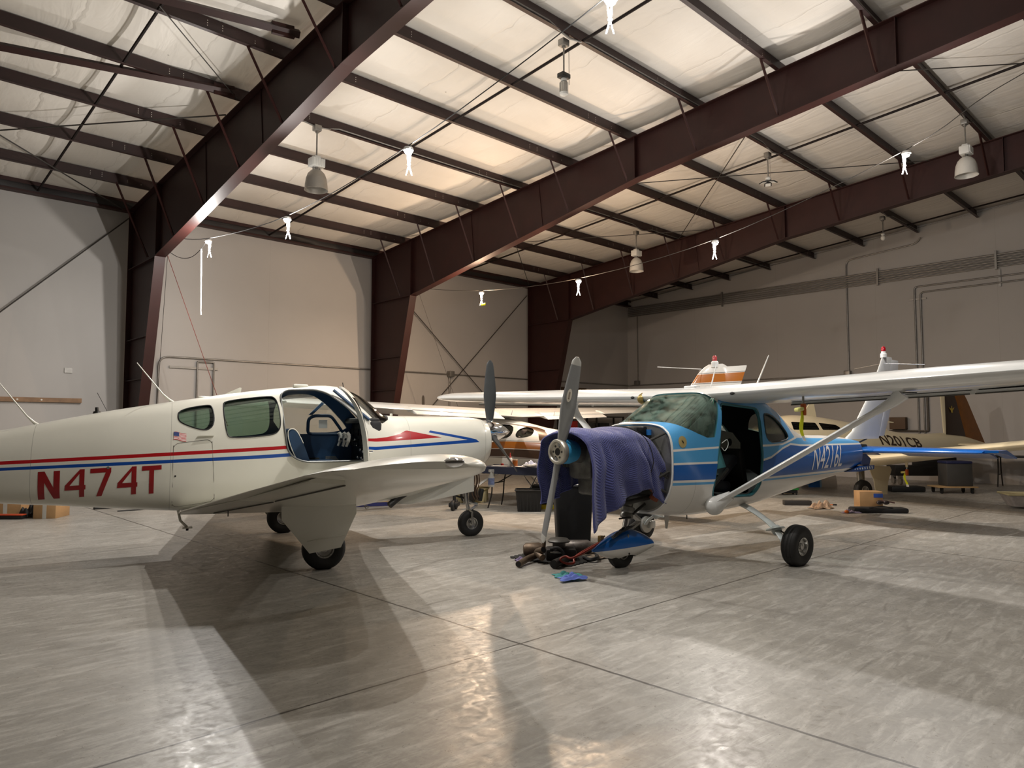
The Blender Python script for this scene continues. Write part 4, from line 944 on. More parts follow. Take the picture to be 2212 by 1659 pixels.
    # nose gear with wheel fairing
    NG = thing('nose_gear', None, None); NG.parent = T
    GM = mat('grey_oleo', '8a8984', .4, .5, .15)
    b = MB(); b.tube([(1.36, 0, .92), (1.455, 0, .56)], .05, 16); b.lathe([(.05, 0), (.075, .01), (.075, .05), (.06, .07), (.07, .09), (.07, .12), (.05, .13)], (1.435, 0, .63), (.25, 0, -.97), 20); b.done('oleo', GM, NG)
    MB().tube([(1.455, 0, .52), (1.51, 0, .34)], .032, 14).done('piston', CHR, NG)
    b = MB(); b.tube([(1.40, 0, .56), (1.25, 0, .46)], .018, 6, 0, 1.8); b.tube([(1.25, 0, .46), (1.46, 0, .37)], .018, 6, 0, 1.8); b.done('torque_link', ALU, NG)
    b = MB(); b.tube([(1.42, .05, .55), (1.30, .12, .66)], .016, 8); b.tube([(1.46, .06, .52), (1.7, .12, .53)], .01, 6); b.tube([(1.44, -.06, .52), (1.2, -.12, .6)], .012, 6); b.done('steering_arm', DKM, NG)
    for sg in (-1, 1): b = MB(); b.tube([(1.51, 0, .36), (1.53, sg*.08, .34), (1.56, sg*.085, .17)], .016, 8); b.done('fork', ALU, NG)
    wheel('tyre', NG, (1.56, 0, .157), .166, .12)
    # wheel pant: teardrop shell, blue over white, open beneath
    secs = []
    for i in range(25):
        u = i/24; s0 = 1.10+.88*u; w = .13*math.sin(PI*min(1, u*.58+.42))**.8*(1 if u < .8 else 1-((u-.8)/.2)**2*.85)*(min(1, u/.08)**.4 if u < .08 else 1)
        zt = .22+.17*math.sin(PI*min(.999, u**.85))**1.0 if u > 0 else .22; zb = .205-.125*math.sin(PI*min(1, max(0, (u-.02)/.96)))**.9
        w = max(w, .008); secs.append([(s0, w*math.copysign(abs(math.cos(a))**.8, math.cos(a)), (zb+zt)/2*0+(.21 + ((zt-.21)*abs(math.sin(a))**.8 if math.sin(a) >= 0 else -(.21-zb)*abs(math.sin(a))**.8))) for a in [2*PI*k/32 for k in range(32)]])
    pk = paint('blue_over_white_pant', 'dcd9d2', [('0d5aa8', [(1.0, .235, .6), (1.98, .195, .6), (2.1, .19, .6)])], .28)
    pant = MB().loft(secs).done('wheel_fairing', pk, NG, 50)
    c = MB().cyl((1.52, -.4, -.13), (1.52, .4, -.13), .265, n=48).done('c', BLK, None, 0); c.parent = NG
    c2 = MB().loft([[(s0, y*.86, .21+(z-.21)*.86) for s0, y, z in q] for q in secs[2:-2]]).done('c2', BLK, None, 0); c2.parent = NG
    booled(pant, [(c2, 'DIFFERENCE'), (c, 'DIFFERENCE')]); kill(c, c2)
    MB().sphere((1.56, .125, .155), .012, 0, (1, .5, 1), 8).done('axle_nut', BLK, NG)
    # main gear: flat spring legs
    for sg in (-1, 1):
        MG = thing('main_gear', None, None); MG.parent = T
        path = spl([(-.14, sg*.30, .585), (-.12, sg*.48, .53), (-.04, sg*.78, .40), (.02, sg*.93, .29), (.04, sg*.985, .215)], 6)
        MB().tube(path, [.062]*8+[.055]*8+[.045]*9, 10, 0, .35).done('spring_leg', mat('pale_leg_paint', 'c4cac9', .35, 0, .06), MG, 60)
        b = MB(); b.lathe([(.012, 0), (.10, .002), (.105, .012), (.012, .016)], (-.02, sg*.84, .365), (.1, sg*.3, -.9), 20); b.tube([(-.02, sg*.84, .365), (.0, sg*.88, .33)], .055, 10); b.done('leg_fairing_cuff', mat('pale_leg_paint', 'c4cac9', .35, 0, .06), MG, 50)
        MB().tube(spl([(-.02, sg*.87, .36), (-.04, sg*.93, .32), (-.05, sg*.97, .27), (-.02, sg*.99, .25)], 5), .008, 6).done('brake_line', BLK, MG)
        wheel('tyre', MG, (0, sg*1.11, .21), .222, .17, (.0, 1, sg*-.06))
        b = MB(); b.cyl((0, sg*.99, .21), (0, sg*1.03, .21), .105, n=24); b.box((-.06, sg*.975, .21), (.11, .06, .10), None, 0, .015); b.done('brake_caliper', mat('white_brake_metal', 'c9c7c0', .35, .4, .1), MG)
    b = MB(); b.tube([(.92, .1, .50), (.93, .1, .36)], [.03, .012], 8); b.done('drain_mast', mat('clear_plastic', 'cfcac0', .3), T)
    MB().tube([(.70, .2, .50), (.70, .2, .455)], .006, 6).done('drain', DKM, T)
    # circular sealant patch and lettering
    pc = [(1.15+.058*math.cos(2*PI*i/24), 1.325+.062*math.sin(2*PI*i/24)) for i in range(24)]
    po = F.decal('round_cover', [pc], mat('tan_sealant', 'a89662', .5, 0, .2), T, 1, .003, 1)
    F.decal('cover_hole', [[(1.165, 1.345), (1.15, 1.315), (1.135, 1.31), (1.145, 1.335)]], mat('matte_black', '121212'), po, 1, .006, 0)
    W_ = mat('white_vinyl_lettering', 'e4e2e4', .35, 0, 0)
    tx = text_mesh('registration_lettering', 'N4216L', W_, T, .0)
    F.wrap(tx, 1, lambda x, y: (-1.645-1.03*x-.14*y, .918+.305*y+.012*x))
    tx = text_mesh('small_model_script', 'Skyhawk', W_, T, .0) if False else None
    return T, F
T2, F2 = high_wing()
# ================================================================ white high-wing aeroplane with orange and brown stripes (behind)
def striped():
    T = thing('aeroplane', 'white high-wing aeroplane with orange and brown side stripes parked behind the work table', 'aeroplane', (10.25, 11.0, 0), R(90))
    F = Fus([(-5.35, .88, 1.16, .04, 1.0, 2, 2), (-4.4, .78, 1.24, .14, 1.0, 2.1, 2.3), (-3.2, .66, 1.31, .28, .98, 2.2, 2.6), (-2.2, .58, 1.36, .40, .96, 2.2, 2.8), (-1.65, .54, 1.41, .47, .95, 2.2, 2.9), (-1.12, .51, 1.48, .52, .95, 2.2, 3), (-.79, .50, 1.54, .54, .95, 2.3, 3), (-.28, .49, 1.63, .56, .95, 2.5, 3),
             (.1, .48, 1.68, .57, .95, 2.7, 3), (.8, .48, 1.68, .57, .95, 2.7, 3), (1.2, .49, 1.56, .56, .95, 2.5, 3), (1.6, .52, 1.40, .53, .95, 2.6, 3), (2.2, .58, 1.36, .47, .98, 2.6, 2.6), (2.62, .66, 1.30, .38, 1.0, 2.4, 2.4), (2.7, .8, 1.18, .2, 1.0, 2.2, 2.2)])
    OR, BR, WH = 'b5680e', '4a2c12', 'e8e4dc'
    bands = [(OR, [(-4.6, 1.02, 1.14), (-2, 1.045, 1.172), (-.7, 1.065, 1.198), (2.7, 1.0, 1.12)]), (BR, [(-4.6, .9, 1.0), (-2, .875, 1.03), (-.7, .90, 1.05), (2.7, .88, .985)]), (BR, [(-4.6, .875, .885), (-.7, .875, .886), (2.7, .86, .868)]), (BR, [(-4.6, 1.15, 1.156), (-.7, 1.208, 1.216), (2.7, 1.13, 1.138)]),
             (BR, [(-1.72, 1.22, 1.222), (-1.66, 1.22, 1.27), (-1.5, 1.22, 1.36), (-1.45, 1.22, 1.38), (-1.35, 1.33, 1.425), (-1.25, 1.39, 1.445), (-1.1, 1.44, 1.475), (-.75, 1.505, 1.52), (-.3, 1.56, 1.568)])]
    skin = paint('white_orange_brown_paint', 'e9e6df', bands, .3)
    WHT = mat('white_aircraft_paint', 'dfe0de'); f = F.mesh('fuselage', skin, T, step=.08, N=56)
    w1 = chaikin([(-.18, 1.55), (-.66, 1.515), (-.735, 1.26), (-.2, 1.24)], 2); w2 = chaikin([(-.80, 1.50), (-1.1, 1.45), (-1.21, 1.37), (-1.18, 1.29), (-.80, 1.25)], 2); w0 = chaikin([(1.1, 1.5), (.8, 1.57), (-.08, 1.55), (-.1, 1.24), (1.25, 1.24)], 2)
    ws = [(.95, 2), (1.0, 1.58), (1.2, 1.36), (1.55, 1.38), (1.55, 2)]
    cav = Fus([(-1.6, .7, 1.36, .40, .95, 2.2, 3), (-.28, .6, 1.59, .52, .95, 2.5, 3), (.8, .6, 1.64, .53, .95, 2.7, 3), (1.5, .6, 1.38, .49, .95, 2.6, 3)]).mesh('cav', mat('dark_cabin_interior', '17181b'), T, step=.1)
    cut = [(cav, 'DIFFERENCE')]
    for p in (w0, w1, w2, ws):
        c = poly_prism(p, -1, 1, BLK); c.parent = T; cut.append((c, 'DIFFERENCE'))
    booled(f, cut); kill(*[c for c, _ in cut])
    GD = glass('smoked_side_glass', 'b8bcb6', .12)
    for p, nm in ((w0, 'side_window'), (w1, 'side_window'), (w2, 'side_window'), (ws, 'windshield')): panes(F, nm, p, -1, 1, GD, T)
    for y in (-.25, .25):
        b = MB(); b.box((-.95, y, 1.37), (.08, .3, .12), None, 0, .03); b.box((-.9, y, 1.05), (.12, .42, .5), None, 0, .04); b.done('rear_seat', mat('brown_seat', '3a2a20', .6), T)
    for sg in (-1, 1):
        wing('wing', [(0, 1.15, 1.72, 1.735, 1, 2), (sg*.6, 1.15, 1.72, 1.755, 1, 2), (sg*2.7, 1.05, 1.52, 1.82, 1, 1.4), (sg*5.0, .92, 1.15, 1.90, 1, 0), (sg*5.25, .85, 1.0, 1.905, .8, 0), (sg*5.36, .75, .8, 1.91, .45, 0)], WHT, T, .13, 16, .02)
        for nm, a, c in (('flap', (.62, -.42, 1.80, .48, .15), (2.68, -.36, 1.85, .42, .13)), ('aileron', (2.72, -.34, 1.875, .30, .075), (5.0, -.16, 1.945, .24, .06))):
            secs = []
            for t, s1, z, ch, dr in (a, c): secs.append([(s1+.12, sg*t, z), (s1, sg*t, z-.01), (s1-ch*.55, sg*t, z-dr), (s1-ch*.56, sg*t, z-dr-.012), (s1+.05, sg*t, z-.09)])
            MB().loft(secs).done(nm, WHT, T, 20)
    # orange chevron on the left wing tip underside and leading edge
    b = MB()
    for q in ([(3.6, .35), (3.45, .35), (3.9, .02), (3.62, -.1), (3.78, -.1), (4.15, .02)],):
        pass
    def under(t, s): return (s, t, 1.775+.0318*t-.088)
    for q in ([(2.9, .28), (3.02, .28), (3.55, .42), (3.42, .52)], [(2.9, .28), (3.42, .06), (3.55, .12), (3.06, .33)]):
        b.face([under(t, s) for t, s in q])
    b.done('orange_chevron', mat('orange_vinyl', 'd07a28', .4, 0, 0), T, 0)
    wing('vertical_fin', [(1.2, -3.85, 1.45, 0, .7, 0), (1.35, -4.05, 1.22, 0, .9, 0), (2.1, -4.47, .72, 0, 1, 0), (2.35, -4.66, .58, 0, 1, 0), (2.45, -4.78, .40, 0, .8, 0), (2.49, -4.86, .25, 0, .4, 0)],
         paint('fin_paint_orange_band', 'eceae4', [(OR, [(-6, 2.20, 2.335), (-3.5, 2.2, 2.335)]), (BR, [(-6, 2.345, 2.353), (-3.5, 2.345, 2.353)]), (BR, [(-6, 2.18, 2.188), (-3.5, 2.18, 2.188)])], .3), T, .08, 14, 0, True)
    wing('rudder', [(1.25, -5.20, .30, 0, .7, 0), (2.1, -5.16, .24, 0, .8, 0), (2.42, -5.10, .42, 0, .8, 0), (2.44, -5.1, .42, 0, .3, 0)], bpy.data.materials['fin_paint_orange_band'], T, .08, 12, 0, True)
    b = MB(); b.lathe([(.06, 0), (.06, .08), (.04, .10)], (-4.97, 0, 2.44), (0, 0, 1), 18); bo = b.done('beacon_base', WHT, T)
    MB().lathe([(.035, 0), (.037, .06), (.025, .085), (.001, .09)], (-4.97, 0, 2.54), (0, 0, 1), 16).done('red_beacon', mat('red_lens_pale', 'b0474a', .2, 0, .05), bo)
    for sg in (-1, 1): MB().tube([(-4.75, sg*.03, 2.42), (-4.3, sg*.62, 2.45)], .006, 5).done('whisker_aerial', WHT, T)
    wing('horizontal_stabilizer', [(-1.7, -4.75, .55, .98, .8, 0), (0, -4.55, .95, .98, 1, 0), (1.7, -4.75, .55, .98, .8, 0)], WHT, T, .09)
    for s0, l in ((-.15, .10), (.25, .10)): 
        for t in (.35, -.6): MB().tube([(s0-.55, t*1.3, 1.72), (s0-.55-.04, t*1.3, 1.72+l)], [.012, .006], 6).done('fuel_vent', WHT, T)
    for a in (2, 182): blade('propeller_blade', T, (2.80, 0, 1.26), a, .98, .15, mat('dark_propeller_paint', '34312d', .45), .08, 0, 44, 18, .7)
    MB().lathe([(.001, .33), (.06, .28), (.13, .12), (.15, 0), (.001, 0)], (2.7, 0, 1.26), (1, 0, 0), 24).done('spinner', WHT, T, 50)
    for sg in (-1, 1):
        MG = thing('main_gear', None, None); MG.parent = T
        MB().tube(spl([(-.2, sg*.3, .56), (-.2, sg*.7, .42), (-.2, sg*1.1, .22)], 6), .05, 8, 0, .4).done('spring_leg', WHT, MG)
        wheel('tyre', MG, (-.3, sg*1.22, .2), .21, .15)
    NG = thing('nose_gear', None, None); NG.parent = T
    MB().tube([(2.05, 0, .7), (2.15, 0, .2)], .04, 10).done('strut', ALU, NG); wheel('tyre', NG, (2.15, 0, .16), .17, .13)
    MB().prism([(1.0, .50), (1.5, .50), (1.4, .36), (1.05, .40)], 'y', .2, .22).done('step_plate', WHT, T, 0)
    return T
T3 = striped()
# ================================================================ cream low-wing aeroplane with brown tail (right background)
def cream():
    T = thing('aeroplane', 'cream low-wing aeroplane with N201CB lettering and brown upright tail', 'aeroplane', (16.2, 6.8, 0), R(154))
    F = Fus([(-4.75, .90, 1.10, .03, 1.0, 2, 2), (-4.0, .83, 1.27, .12, 1.02, 2, 2.2), (-3.3, .77, 1.315, .21, 1.02, 2.1, 2.4), (-2.25, .68, 1.34, .33, 1.02, 2.2, 2.6), (-1.65, .63, 1.42, .41, 1.02, 2.2, 2.8), (-.8, .58, 1.56, .49, 1.02, 2.3, 3), (-.2, .55, 1.65, .53, 1.02, 2.4, 3), (.4, .54, 1.72, .55, 1.02, 2.5, 3), (.9, .54, 1.745, .55, 1.02, 2.5, 3), (1.25, .54, 1.70, .55, 1.02, 2.4, 3),
             (1.6, .55, 1.52, .54, 1.02, 2.4, 3), (1.9, .57, 1.36, .52, 1.02, 2.6, 3), (2.5, .64, 1.30, .46, 1.04, 2.6, 2.6), (2.75, .72, 1.24, .36, 1.05, 2.4, 2.4), (2.82, .85, 1.15, .2, 1.05, 2.2, 2.2)])
    CR, BR, TN = 'd8cbab', '2b1a0e', '7a4a16'
    skin = paint('cream_paint_brown_trim', CR, [(BR, [(-1.6, .86, .865), (-.9, .84, .90), (.0, .87, .95), (2.7, .98, 1.05)])], .32)
    CRM = mat('cream_aircraft_paint', CR, .3, 0, .05, 2, coat=.3)
    f = F.mesh('fuselage', skin, T, step=.08, N=56); cav = Fus([(-1, .7, 1.46, .40, 1.02, 2.3, 3), (.4, .65, 1.66, .50, 1.02, 2.5, 3), (1.25, .65, 1.64, .50, 1.02, 2.4, 3), (1.7, .65, 1.42, .48, 1.02, 2.4, 3)]).mesh('cav', mat('dark_cabin_interior', '17181b'), T, step=.1)
    w1 = rounded([(1.20, 1.595), (.60, 1.575), (.56, 1.42), (1.23, 1.425)], .03, 3); w2 = rounded([(.52, 1.575), (.05, 1.53), (-.1, 1.42), (.48, 1.42)], .03, 3); ws = chaikin([(1.75, 1.43), (1.72, 1.5), (1.42, 1.70), (1.33, 1.66), (1.30, 1.43)], 2)
    cut = [(cav, 'DIFFERENCE')]
    for p in (w1, w2, ws):
        c = poly_prism(p, -1, 1, BLK); c.parent = T; cut.append((c, 'DIFFERENCE'))
    booled(f, cut); kill(*[c for c, _ in cut])
    GD = glass('dark_green_glass', '93a39b', .12)
    for p, nm in ((w1, 'side_window'), (w2, 'side_window'), (ws, 'windshield')): panes(F, nm, p, -1, 1, GD, T)
    MB().prism([(.62, 1.70), (.36, 2.08), (.30, 2.08), (.22, 1.68)], 'y', -.012, .012).done('fin_aerial', CRM, T)
    b = MB(); b.prism([(-1.62, 1.38), (-1.48, 1.66), (-1.95, 1.60), (-1.95, 1.575), (-1.58, 1.60), (-1.80, 1.37)], 'y', -.02, .02); b.done('blade_aerial', CRM, T)
    wing('vertical_fin', [(1.04, -3.38, .80, 0, .9, 0), (1.29, -3.46, .80, 0, .9, 0), (2.12, -3.40, .52, 0, 1, 0), (2.50, -3.37, .38, 0, 1, 0), (2.54, -3.42, .28, 0, .5, 0)], paint('fin_paint_dark_brown', '2f1f12', [(CR, [(-3.52, .9, 2.7), (-3.3, .9, 2.7)])], .35), T, .08, 14, 0, True)
    MB().prism([(-2.3, 1.30), (-3.42, 1.34), (-3.46, 1.29), (-3.45, 1.2)], 'y', -.06, .06).done('fin_fillet', CRM, T)
    wing('rudder', [(1.10, -4.15, .62, 0, .7, 0), (2.12, -3.90, .36, 0, .8, 0), (2.50, -3.75, .28, 0, .8, 0), (2.54, -3.76, .24, 0, .3, 0)], mat('tan_brown_paint', TN, .35, 0, .15, 8, coat=.2), T, .07, 12, 0, True)
    # bird emblem
    E = []
    def ft(u, v): return (-3.62-.155*u, 1.80+.20*v)
    E += [[ft(.42, .55), ft(.5, .95), ft(.6, .95), ft(.64, .55)], [ft(.36, .1), ft(.42, .55), ft(.64, .55), ft(.72, .1), ft(.54, .2)]]
    for k in range(3): E += [[ft(.40, .62-.1*k), ft(.0+.1*k, .78-.1*k), ft(.02+.1*k, .70-.1*k), ft(.40, .55-.1*k)], [ft(.66, .62-.1*k), ft(1.06-.1*k, .78-.1*k), ft(1.04-.1*k, .70-.1*k), ft(.66, .55-.1*k)]]
    b = MB()
    for q in E: b.face([(s, .045, z) for s, z in q])
    b.done('bird_emblem', mat('gold_vinyl', 'b39a3a', .4, 0, 0), T, 0)
    for sg in (-1, 1):
        wing('wing', [(sg*.3, 1.02, 1.85, .63, .95, 2), (sg*.6, 1.0, 1.80, .665, 1, 2), (sg*4.9, .55, 1.0, 1.20, 1, 0), (sg*5.25, .5, .85, 1.245, .8, 0), (sg*5.35, .38, .6, 1.255, .4, 0)], CRM, T, .14)
        MB().tube([(.0, sg*2.2, .80), (.0, sg*2.2, .70)], [.03, .02], 8).done('pitot_mount', CRM, T)
        MG = thing('main_gear', None, None); MG.parent = T
        b = MB(); b.tube([(.3, sg*1.22, .66), (.18, sg*1.25, .2)], .035, 8); b.box((.22, sg*1.25, .48), (.16, .06, .22), None, 0, .01); b.done('strut', ALU, MG); wheel('tyre', MG, (.2, sg*1.28, .19), .2, .15)
        b = MB(); b.prism([(.20, .70), (-.36, .67), (-.40, .60), (-.30, .35), (-.27, .10), (.02, .10), (.06, .4)], 'y', sg*1.42, sg*1.44); b.done('gear_door', CRM, MG, 0)
        wing('horizontal_stabilizer', [(0, -3.7, .9, 1.06, 1, 0), (sg*1.8, -3.95, .6, 1.06, .9, 0)], CRM, T, .09)
    NG = thing('nose_gear', None, None); NG.parent = T
    MB().tube([(1.75, 0, .6), (1.8, 0, .16)], .035, 8).done('strut', ALU, NG); wheel('tyre', NG, (1.8, 0, .15), .16, .12)
    MB().lathe([(.001, .34), (.07, .28), (.14, .12), (.16, 0), (.001, 0)], (2.8, 0, 1.0), (1, 0, 0), 24).done('spinner', CRM, T, 50)
    for a in (60, 240): blade('propeller_blade', T, (2.88, 0, 1.0), a, .93, .15, mat('dark_propeller_paint', '34312d'), .1, 0, 44, 18, .7)
    tx = text_mesh('registration_lettering', 'N201CB', mat('dark_brown_vinyl', '33200f', .4, 0, 0), T, .02)
    F.wrap(tx, 1, lambda x, y: (-1.16-1.33*x+.10*y, 1.085-.085*x+.25*y-.03*x*y))
    return T
T4 = cream()
# ================================================================ quilted blanket over the engine
def m_quilt():
    k = NT('quilted_navy_fabric'); v = k.n('ShaderNodeUVMap').outputs[0]; sep = k.n('ShaderNodeSeparateXYZ'); k.l(v, sep.inputs[0])
    tri = k.math('ABSOLUTE', k.math('SUBTRACT', k.math('FRACT', k.math('MULTIPLY', sep.outputs[0], 7)), .5))
    ph = k.math('MULTIPLY', k.math('ADD', sep.outputs[1], k.math('MULTIPLY', tri, .11)), 2*PI/.024)
    h = k.math('ABSOLUTE', k.math('SINE', k.math('MULTIPLY', ph, .5)))
    c = k.mix(k.ramp(k.noise(4, 4, .6, k.obj()), .3, .7), srgb('3a4078'), srgb('454b88'))
    c = k.mix(k.ramp(h, .25, .0), c, srgb('272b58')); k.l(c, k.b.inputs['Base Color'])
    k.b.inputs['Roughness'].default_value = .75; k.b.inputs['Sheen Weight'].default_value = .25
    k.bump(h, .8, .006); return k.m
def blanket():
    def lin(pts, x):
        for (a, p), (b, q) in zip(pts, pts[1:]):
            if x <= b: return p+(q-p)*(x-a)/(b-a) if x > a else p
        return pts[-1][1]
    NU, NV = 70, 110; g = []; uv = []
    bn = [(0, .69), (.12, .66), (.24, .70), (.36, .86), (.46, .84), (.62, .765), (.78, .65), (.9, .555), (1.0, .475)]     # near hem height along u (aft to front)
    bf = [(0, .95), (.5, .85), (1.0, .68)]
    mb = MB(); lay = None
    for i in range(NU+1):
        u = i/NU; row = []; rv = []
        ztop = 1.475-.05*abs(u-.45)*1.2+.018*math.sin(u*9)-.05*max(0, u-.85)*3; b = .34+.06*math.sin(PI*min(1, u*1.3))
        for j in range(NV+1):
            v = -1+2*j/NV; sg = 1 if v >= 0 else -1; a = abs(v); zb = lin(bn, u) if sg > 0 else lin(bf, u)
            arc = .34                                        # share of the cloth lying over the top
            if a < arc:
                q = a/arc; t = b*math.sin(q*PI/2*.96); z = ztop-(1-math.cos(q*PI/2))*.13
                lump = .02*math.exp(-((u-.55)/.12)**2-((q-.75)/.3)**2)+.016*math.exp(-((u-.25)/.1)**2-((q-.6)/.3)**2); z += lump
            else:
                q = (a-arc)/(1-arc); z0 = ztop-.13; z = z0+(zb-z0)*q
                t = b*.998+.05*math.sin(min(1, q*2.5)*PI/2)-.03*q
                hang = q**.75
                fold = math.sin(u*19+1.2*math.sin(u*7)+.9*q)*.040+math.sin(u*37+2)*.016*q
                groove = -.085*math.exp(-((u-.27-.03*q)/.030)**2)-.075*math.exp(-((u-.80)/.035)**2)+.03*math.exp(-((u-.885)/.05)**2)
                t += hang*(fold+groove)*(1 if sg > 0 else .8)
            hq = max(0, (1.40-z)/.75); s_a = 1.52-.52*hq**.85 if sg > 0 else 1.5-.2*hq; s_f = 2.375-.03*hq+.03*math.sin(v*9)*hq
            s = s_a+(s_f-s_a)*u
            s += .012*math.sin(v*14+u*5)
            row.append(mb.b.verts.new((s, sg*t, z))); rv.append((u*1.05, v*.95))
        g.append(row); uv.append(rv)
    lay = mb.b.loops.layers.uv.new('UVMap')
    for i in range(NU):
        for j in range(NV):
            f = mb.b.faces.new((g[i][j], g[i+1][j], g[i+1][j+1], g[i][j+1]))
            for lp, (p, q) in zip(f.loops, ((i, j), (i+1, j), (i+1, j+1), (i, j+1))): lp[lay].uv = uv[p][q]
    hem = [tuple(g[i][NV].co) for i in range(NU+1)]; hem2 = [tuple(g[i][0].co) for i in range(NU+1)]; fr = [tuple(g[NU][j].co) for j in range(NV+1)]; af = [tuple(g[0][j].co) for j in range(NV+1)]
    T = thing('moving_blanket', 'navy quilted moving blanket draped over the exposed engine of the blue aeroplane', 'blanket', T2.location, T2.rotation_euler.z)
    o = mb.done('cloth', m_quilt(), T, 80); sm = o.modifiers.new('t', 'SOLIDIFY'); sm.thickness = .008; sm.offset = 1
    hm = mat('navy_binding', '50558f', .7, 0, .1)
    for nm, p in (('hem', hem), ('hem', hem2), ('hem', fr), ('hem', af)): MB().tube(p, .007, 6).done(nm, hm, o, 60)
    cb = [Vector((1.86, .16, 1.49)), Vector((1.74, .30, 1.475)), Vector((1.62, .42, 1.36)), Vector((1.57, .475, 1.15)), Vector((1.60, .45, .98))]
    one('thin_cable', MB().tube([T2.matrix_basis @ p for p in spl(cb, 6)], .005, 6), BLK, 'thin dark cable lying across the navy blanket over the engine', 'cable')
blanket()
# ================================================================ under the nose of the blue aeroplane
def cloth_heap(name, label, cat, c, sx, sy, h, m, seed, n=26, rz=0, group=None):
    rnd = random.Random(seed); ph = [rnd.uniform(0, 6.3) for _ in range(8)]; mb = MB(); g = []
    for i in range(n+1):
        row = []
        for j in range(n+1):
            u, v = 2*i/n-1, 2*j/n-1; r = math.sqrt(u*u+v*v); a = math.atan2(v, u)
            R_ = 1+.18*math.sin(3*a+ph[0])+.12*math.sin(5*a+ph[1])
            z = h*max(0, 1-(r/1.15)**2)*(.45+.3*math.sin(7*u+ph[2]+2*v)+.25*math.sin(9*v+ph[3]-3*u))+.006
            z = max(.004, z+.25*h*math.sin(13*u*v+ph[4])*max(0, 1-r))
            row.append(mb.b.verts.new((u*sx*R_, v*sy*R_, z)))
        g.append(row)
    for i in range(n):
        for j in range(n): mb.b.faces.new((g[i][j], g[i+1][j], g[i+1][j+1], g[i][j+1]))
    o = mb.done(name, m, None, 80); o.location = c; o.rotation_euler = (0, 0, rz)
    sm = o.modifiers.new('t', 'SOLIDIFY'); sm.thickness = .004; sm.offset = 1
    return tag(o, label, cat, group)
VA = math.atan2(FW.y, FW.x)                                  # a rotation that faces things across the aisle
cloth_heap('shop_rag', 'crumpled teal rag on the floor in front of the nose wheel', 'rag', P(1226, 1246), .13, .075, .05, mat('teal_cloth', '3f8584', .8, 0, .2), 3, rz=VA-PI/2)
cloth_heap('shop_rag', 'crumpled periwinkle blue rag lying on the teal rag', 'rag', P(1236, 1254)+Vector((0, 0, .012)), .12, .08, .06, mat('periwinkle_cloth', '5a6cb4', .8, 0, .15), 9, rz=VA-1.2)
cloth_heap('shop_rag', 'small lilac rag by the rusty exhaust pipe', 'rag', P(1130, 1212), .09, .05, .04, mat('lilac_cloth', '7d6f90', .8, 0, .15), 14, rz=VA-PI/2)
# black scalloped floor mat
mc = P(1212, 1203); sx, sy = .42, .40; pts = []
for e in range(4):
    for k in range(12):
        t = -1+2*k/12; nx = {0: (t, -1), 1: (1, t), 2: (-t, 1), 3: (-1, -t)}[e]
        for q in range(3):
            tt = t+(q/3)*2/12; b_ = math.sin(PI*q/3)*.03
            pts.append({0: (tt*sx, -sy-b_), 1: (sx+b_, tt*sy), 2: (-tt*sx, sy+b_), 3: (-sx-b_, -tt*sy)}[e])
mo = one('floor_mat', MB().prism(pts, 'z', 0, .012), mat('black_foam_mat', '232220', .85, 0, .2, 10, .3, 60), 'black foam floor mat with scalloped edge under the exhaust parts', 'mat'); mo.location = mc; mo.rotation_euler = (0, 0, R(6))
RUST = mat('rusty_exhaust_steel', '6a5a4a', .5, .6, .45, 9, .2, 40); SOOT = mat('sooty_steel', '2b2826', .55, .4, .4, 12)
def wpipe(name, pts, r, m, lab, cat, grp=None, bore=True):
    t = thing(name, lab, cat, pts[0], 0, grp); q = [Vector(p)-Vector(pts[0]) for p in pts]; q = spl(q, 5) if len(q) > 2 else q
    MB().tube(q, r, 16).done('pipe', m, t, 60)
    d = (q[0]-q[1]).normalized(); b = MB(); b.cyl(q[0]-d*.002, q[0]+d*.004, (r[0] if isinstance(r, list) else r)*.82, n=16); b.done('bore', BLK, t)
    return t
wpipe('exhaust_pipe', [P(1120, 1219, .04), P(1140, 1207, .05), P(1163, 1198, .07)], .034, RUST, 'rusty exhaust pipe lying with its open end at the left of the heap', 'exhaust pipe', 'exhaust parts')
wpipe('exhaust_pipe', [P(1196, 1219, .05), P(1222, 1208, .06)], .045, SOOT, 'sooty dark exhaust pipe with open end facing the rags', 'exhaust pipe', 'exhaust parts')
wpipe('exhaust_pipe', [P(1174, 1188, .15), P(1160, 1193, .11), P(1172, 1205, .07)], .036, RUST, 'short rusty elbow pipe with round mouth in the middle of the heap', 'exhaust pipe', 'exhaust parts')
wpipe('exhaust_pipe', [P(1174, 1164, .27), P(1175, 1172, .22), P(1174, 1186, .15)], .022, RUST, 'thin rusty pipe sticking straight up from the heap', 'exhaust pipe', 'exhaust parts')
t = thing('muffler', 'rusty muffler can at the back left of the exhaust heap', 'muffler', P(1163, 1205), VA-PI/2)
MB().lathe([(.001, -.12), (.05, -.12), (.075, -.09), (.08, .06), (.06, .10), (.001, .10)], (-.05, .05, .085), (1, .1, 0), 24).done('shell', RUST, t, 50)
t = thing('muffler', 'grey worn muffler behind the red tow bar handle', 'muffler', P(1252, 1200), VA-PI/2)
MB().lathe([(.001, -.17), (.045, -.17), (.08, -.13), (.085, .10), (.05, .15), (.03, .2), (.001, .2)], (0, .04, .09), (1, -.1, .0), 24).done('shell', mat('worn_grey_steel', '77706a', .45, .5, .5, 16), t, 50)
t = thing('air_box', 'dark engine air box with a flat oval lid in the middle of the heap', 'air box', P(1212, 1212), VA-PI/2)
b = MB(); b.box((0, .06, .07), (.34, .24, .14), None, 0, .03); b.done('body', SOOT, t)
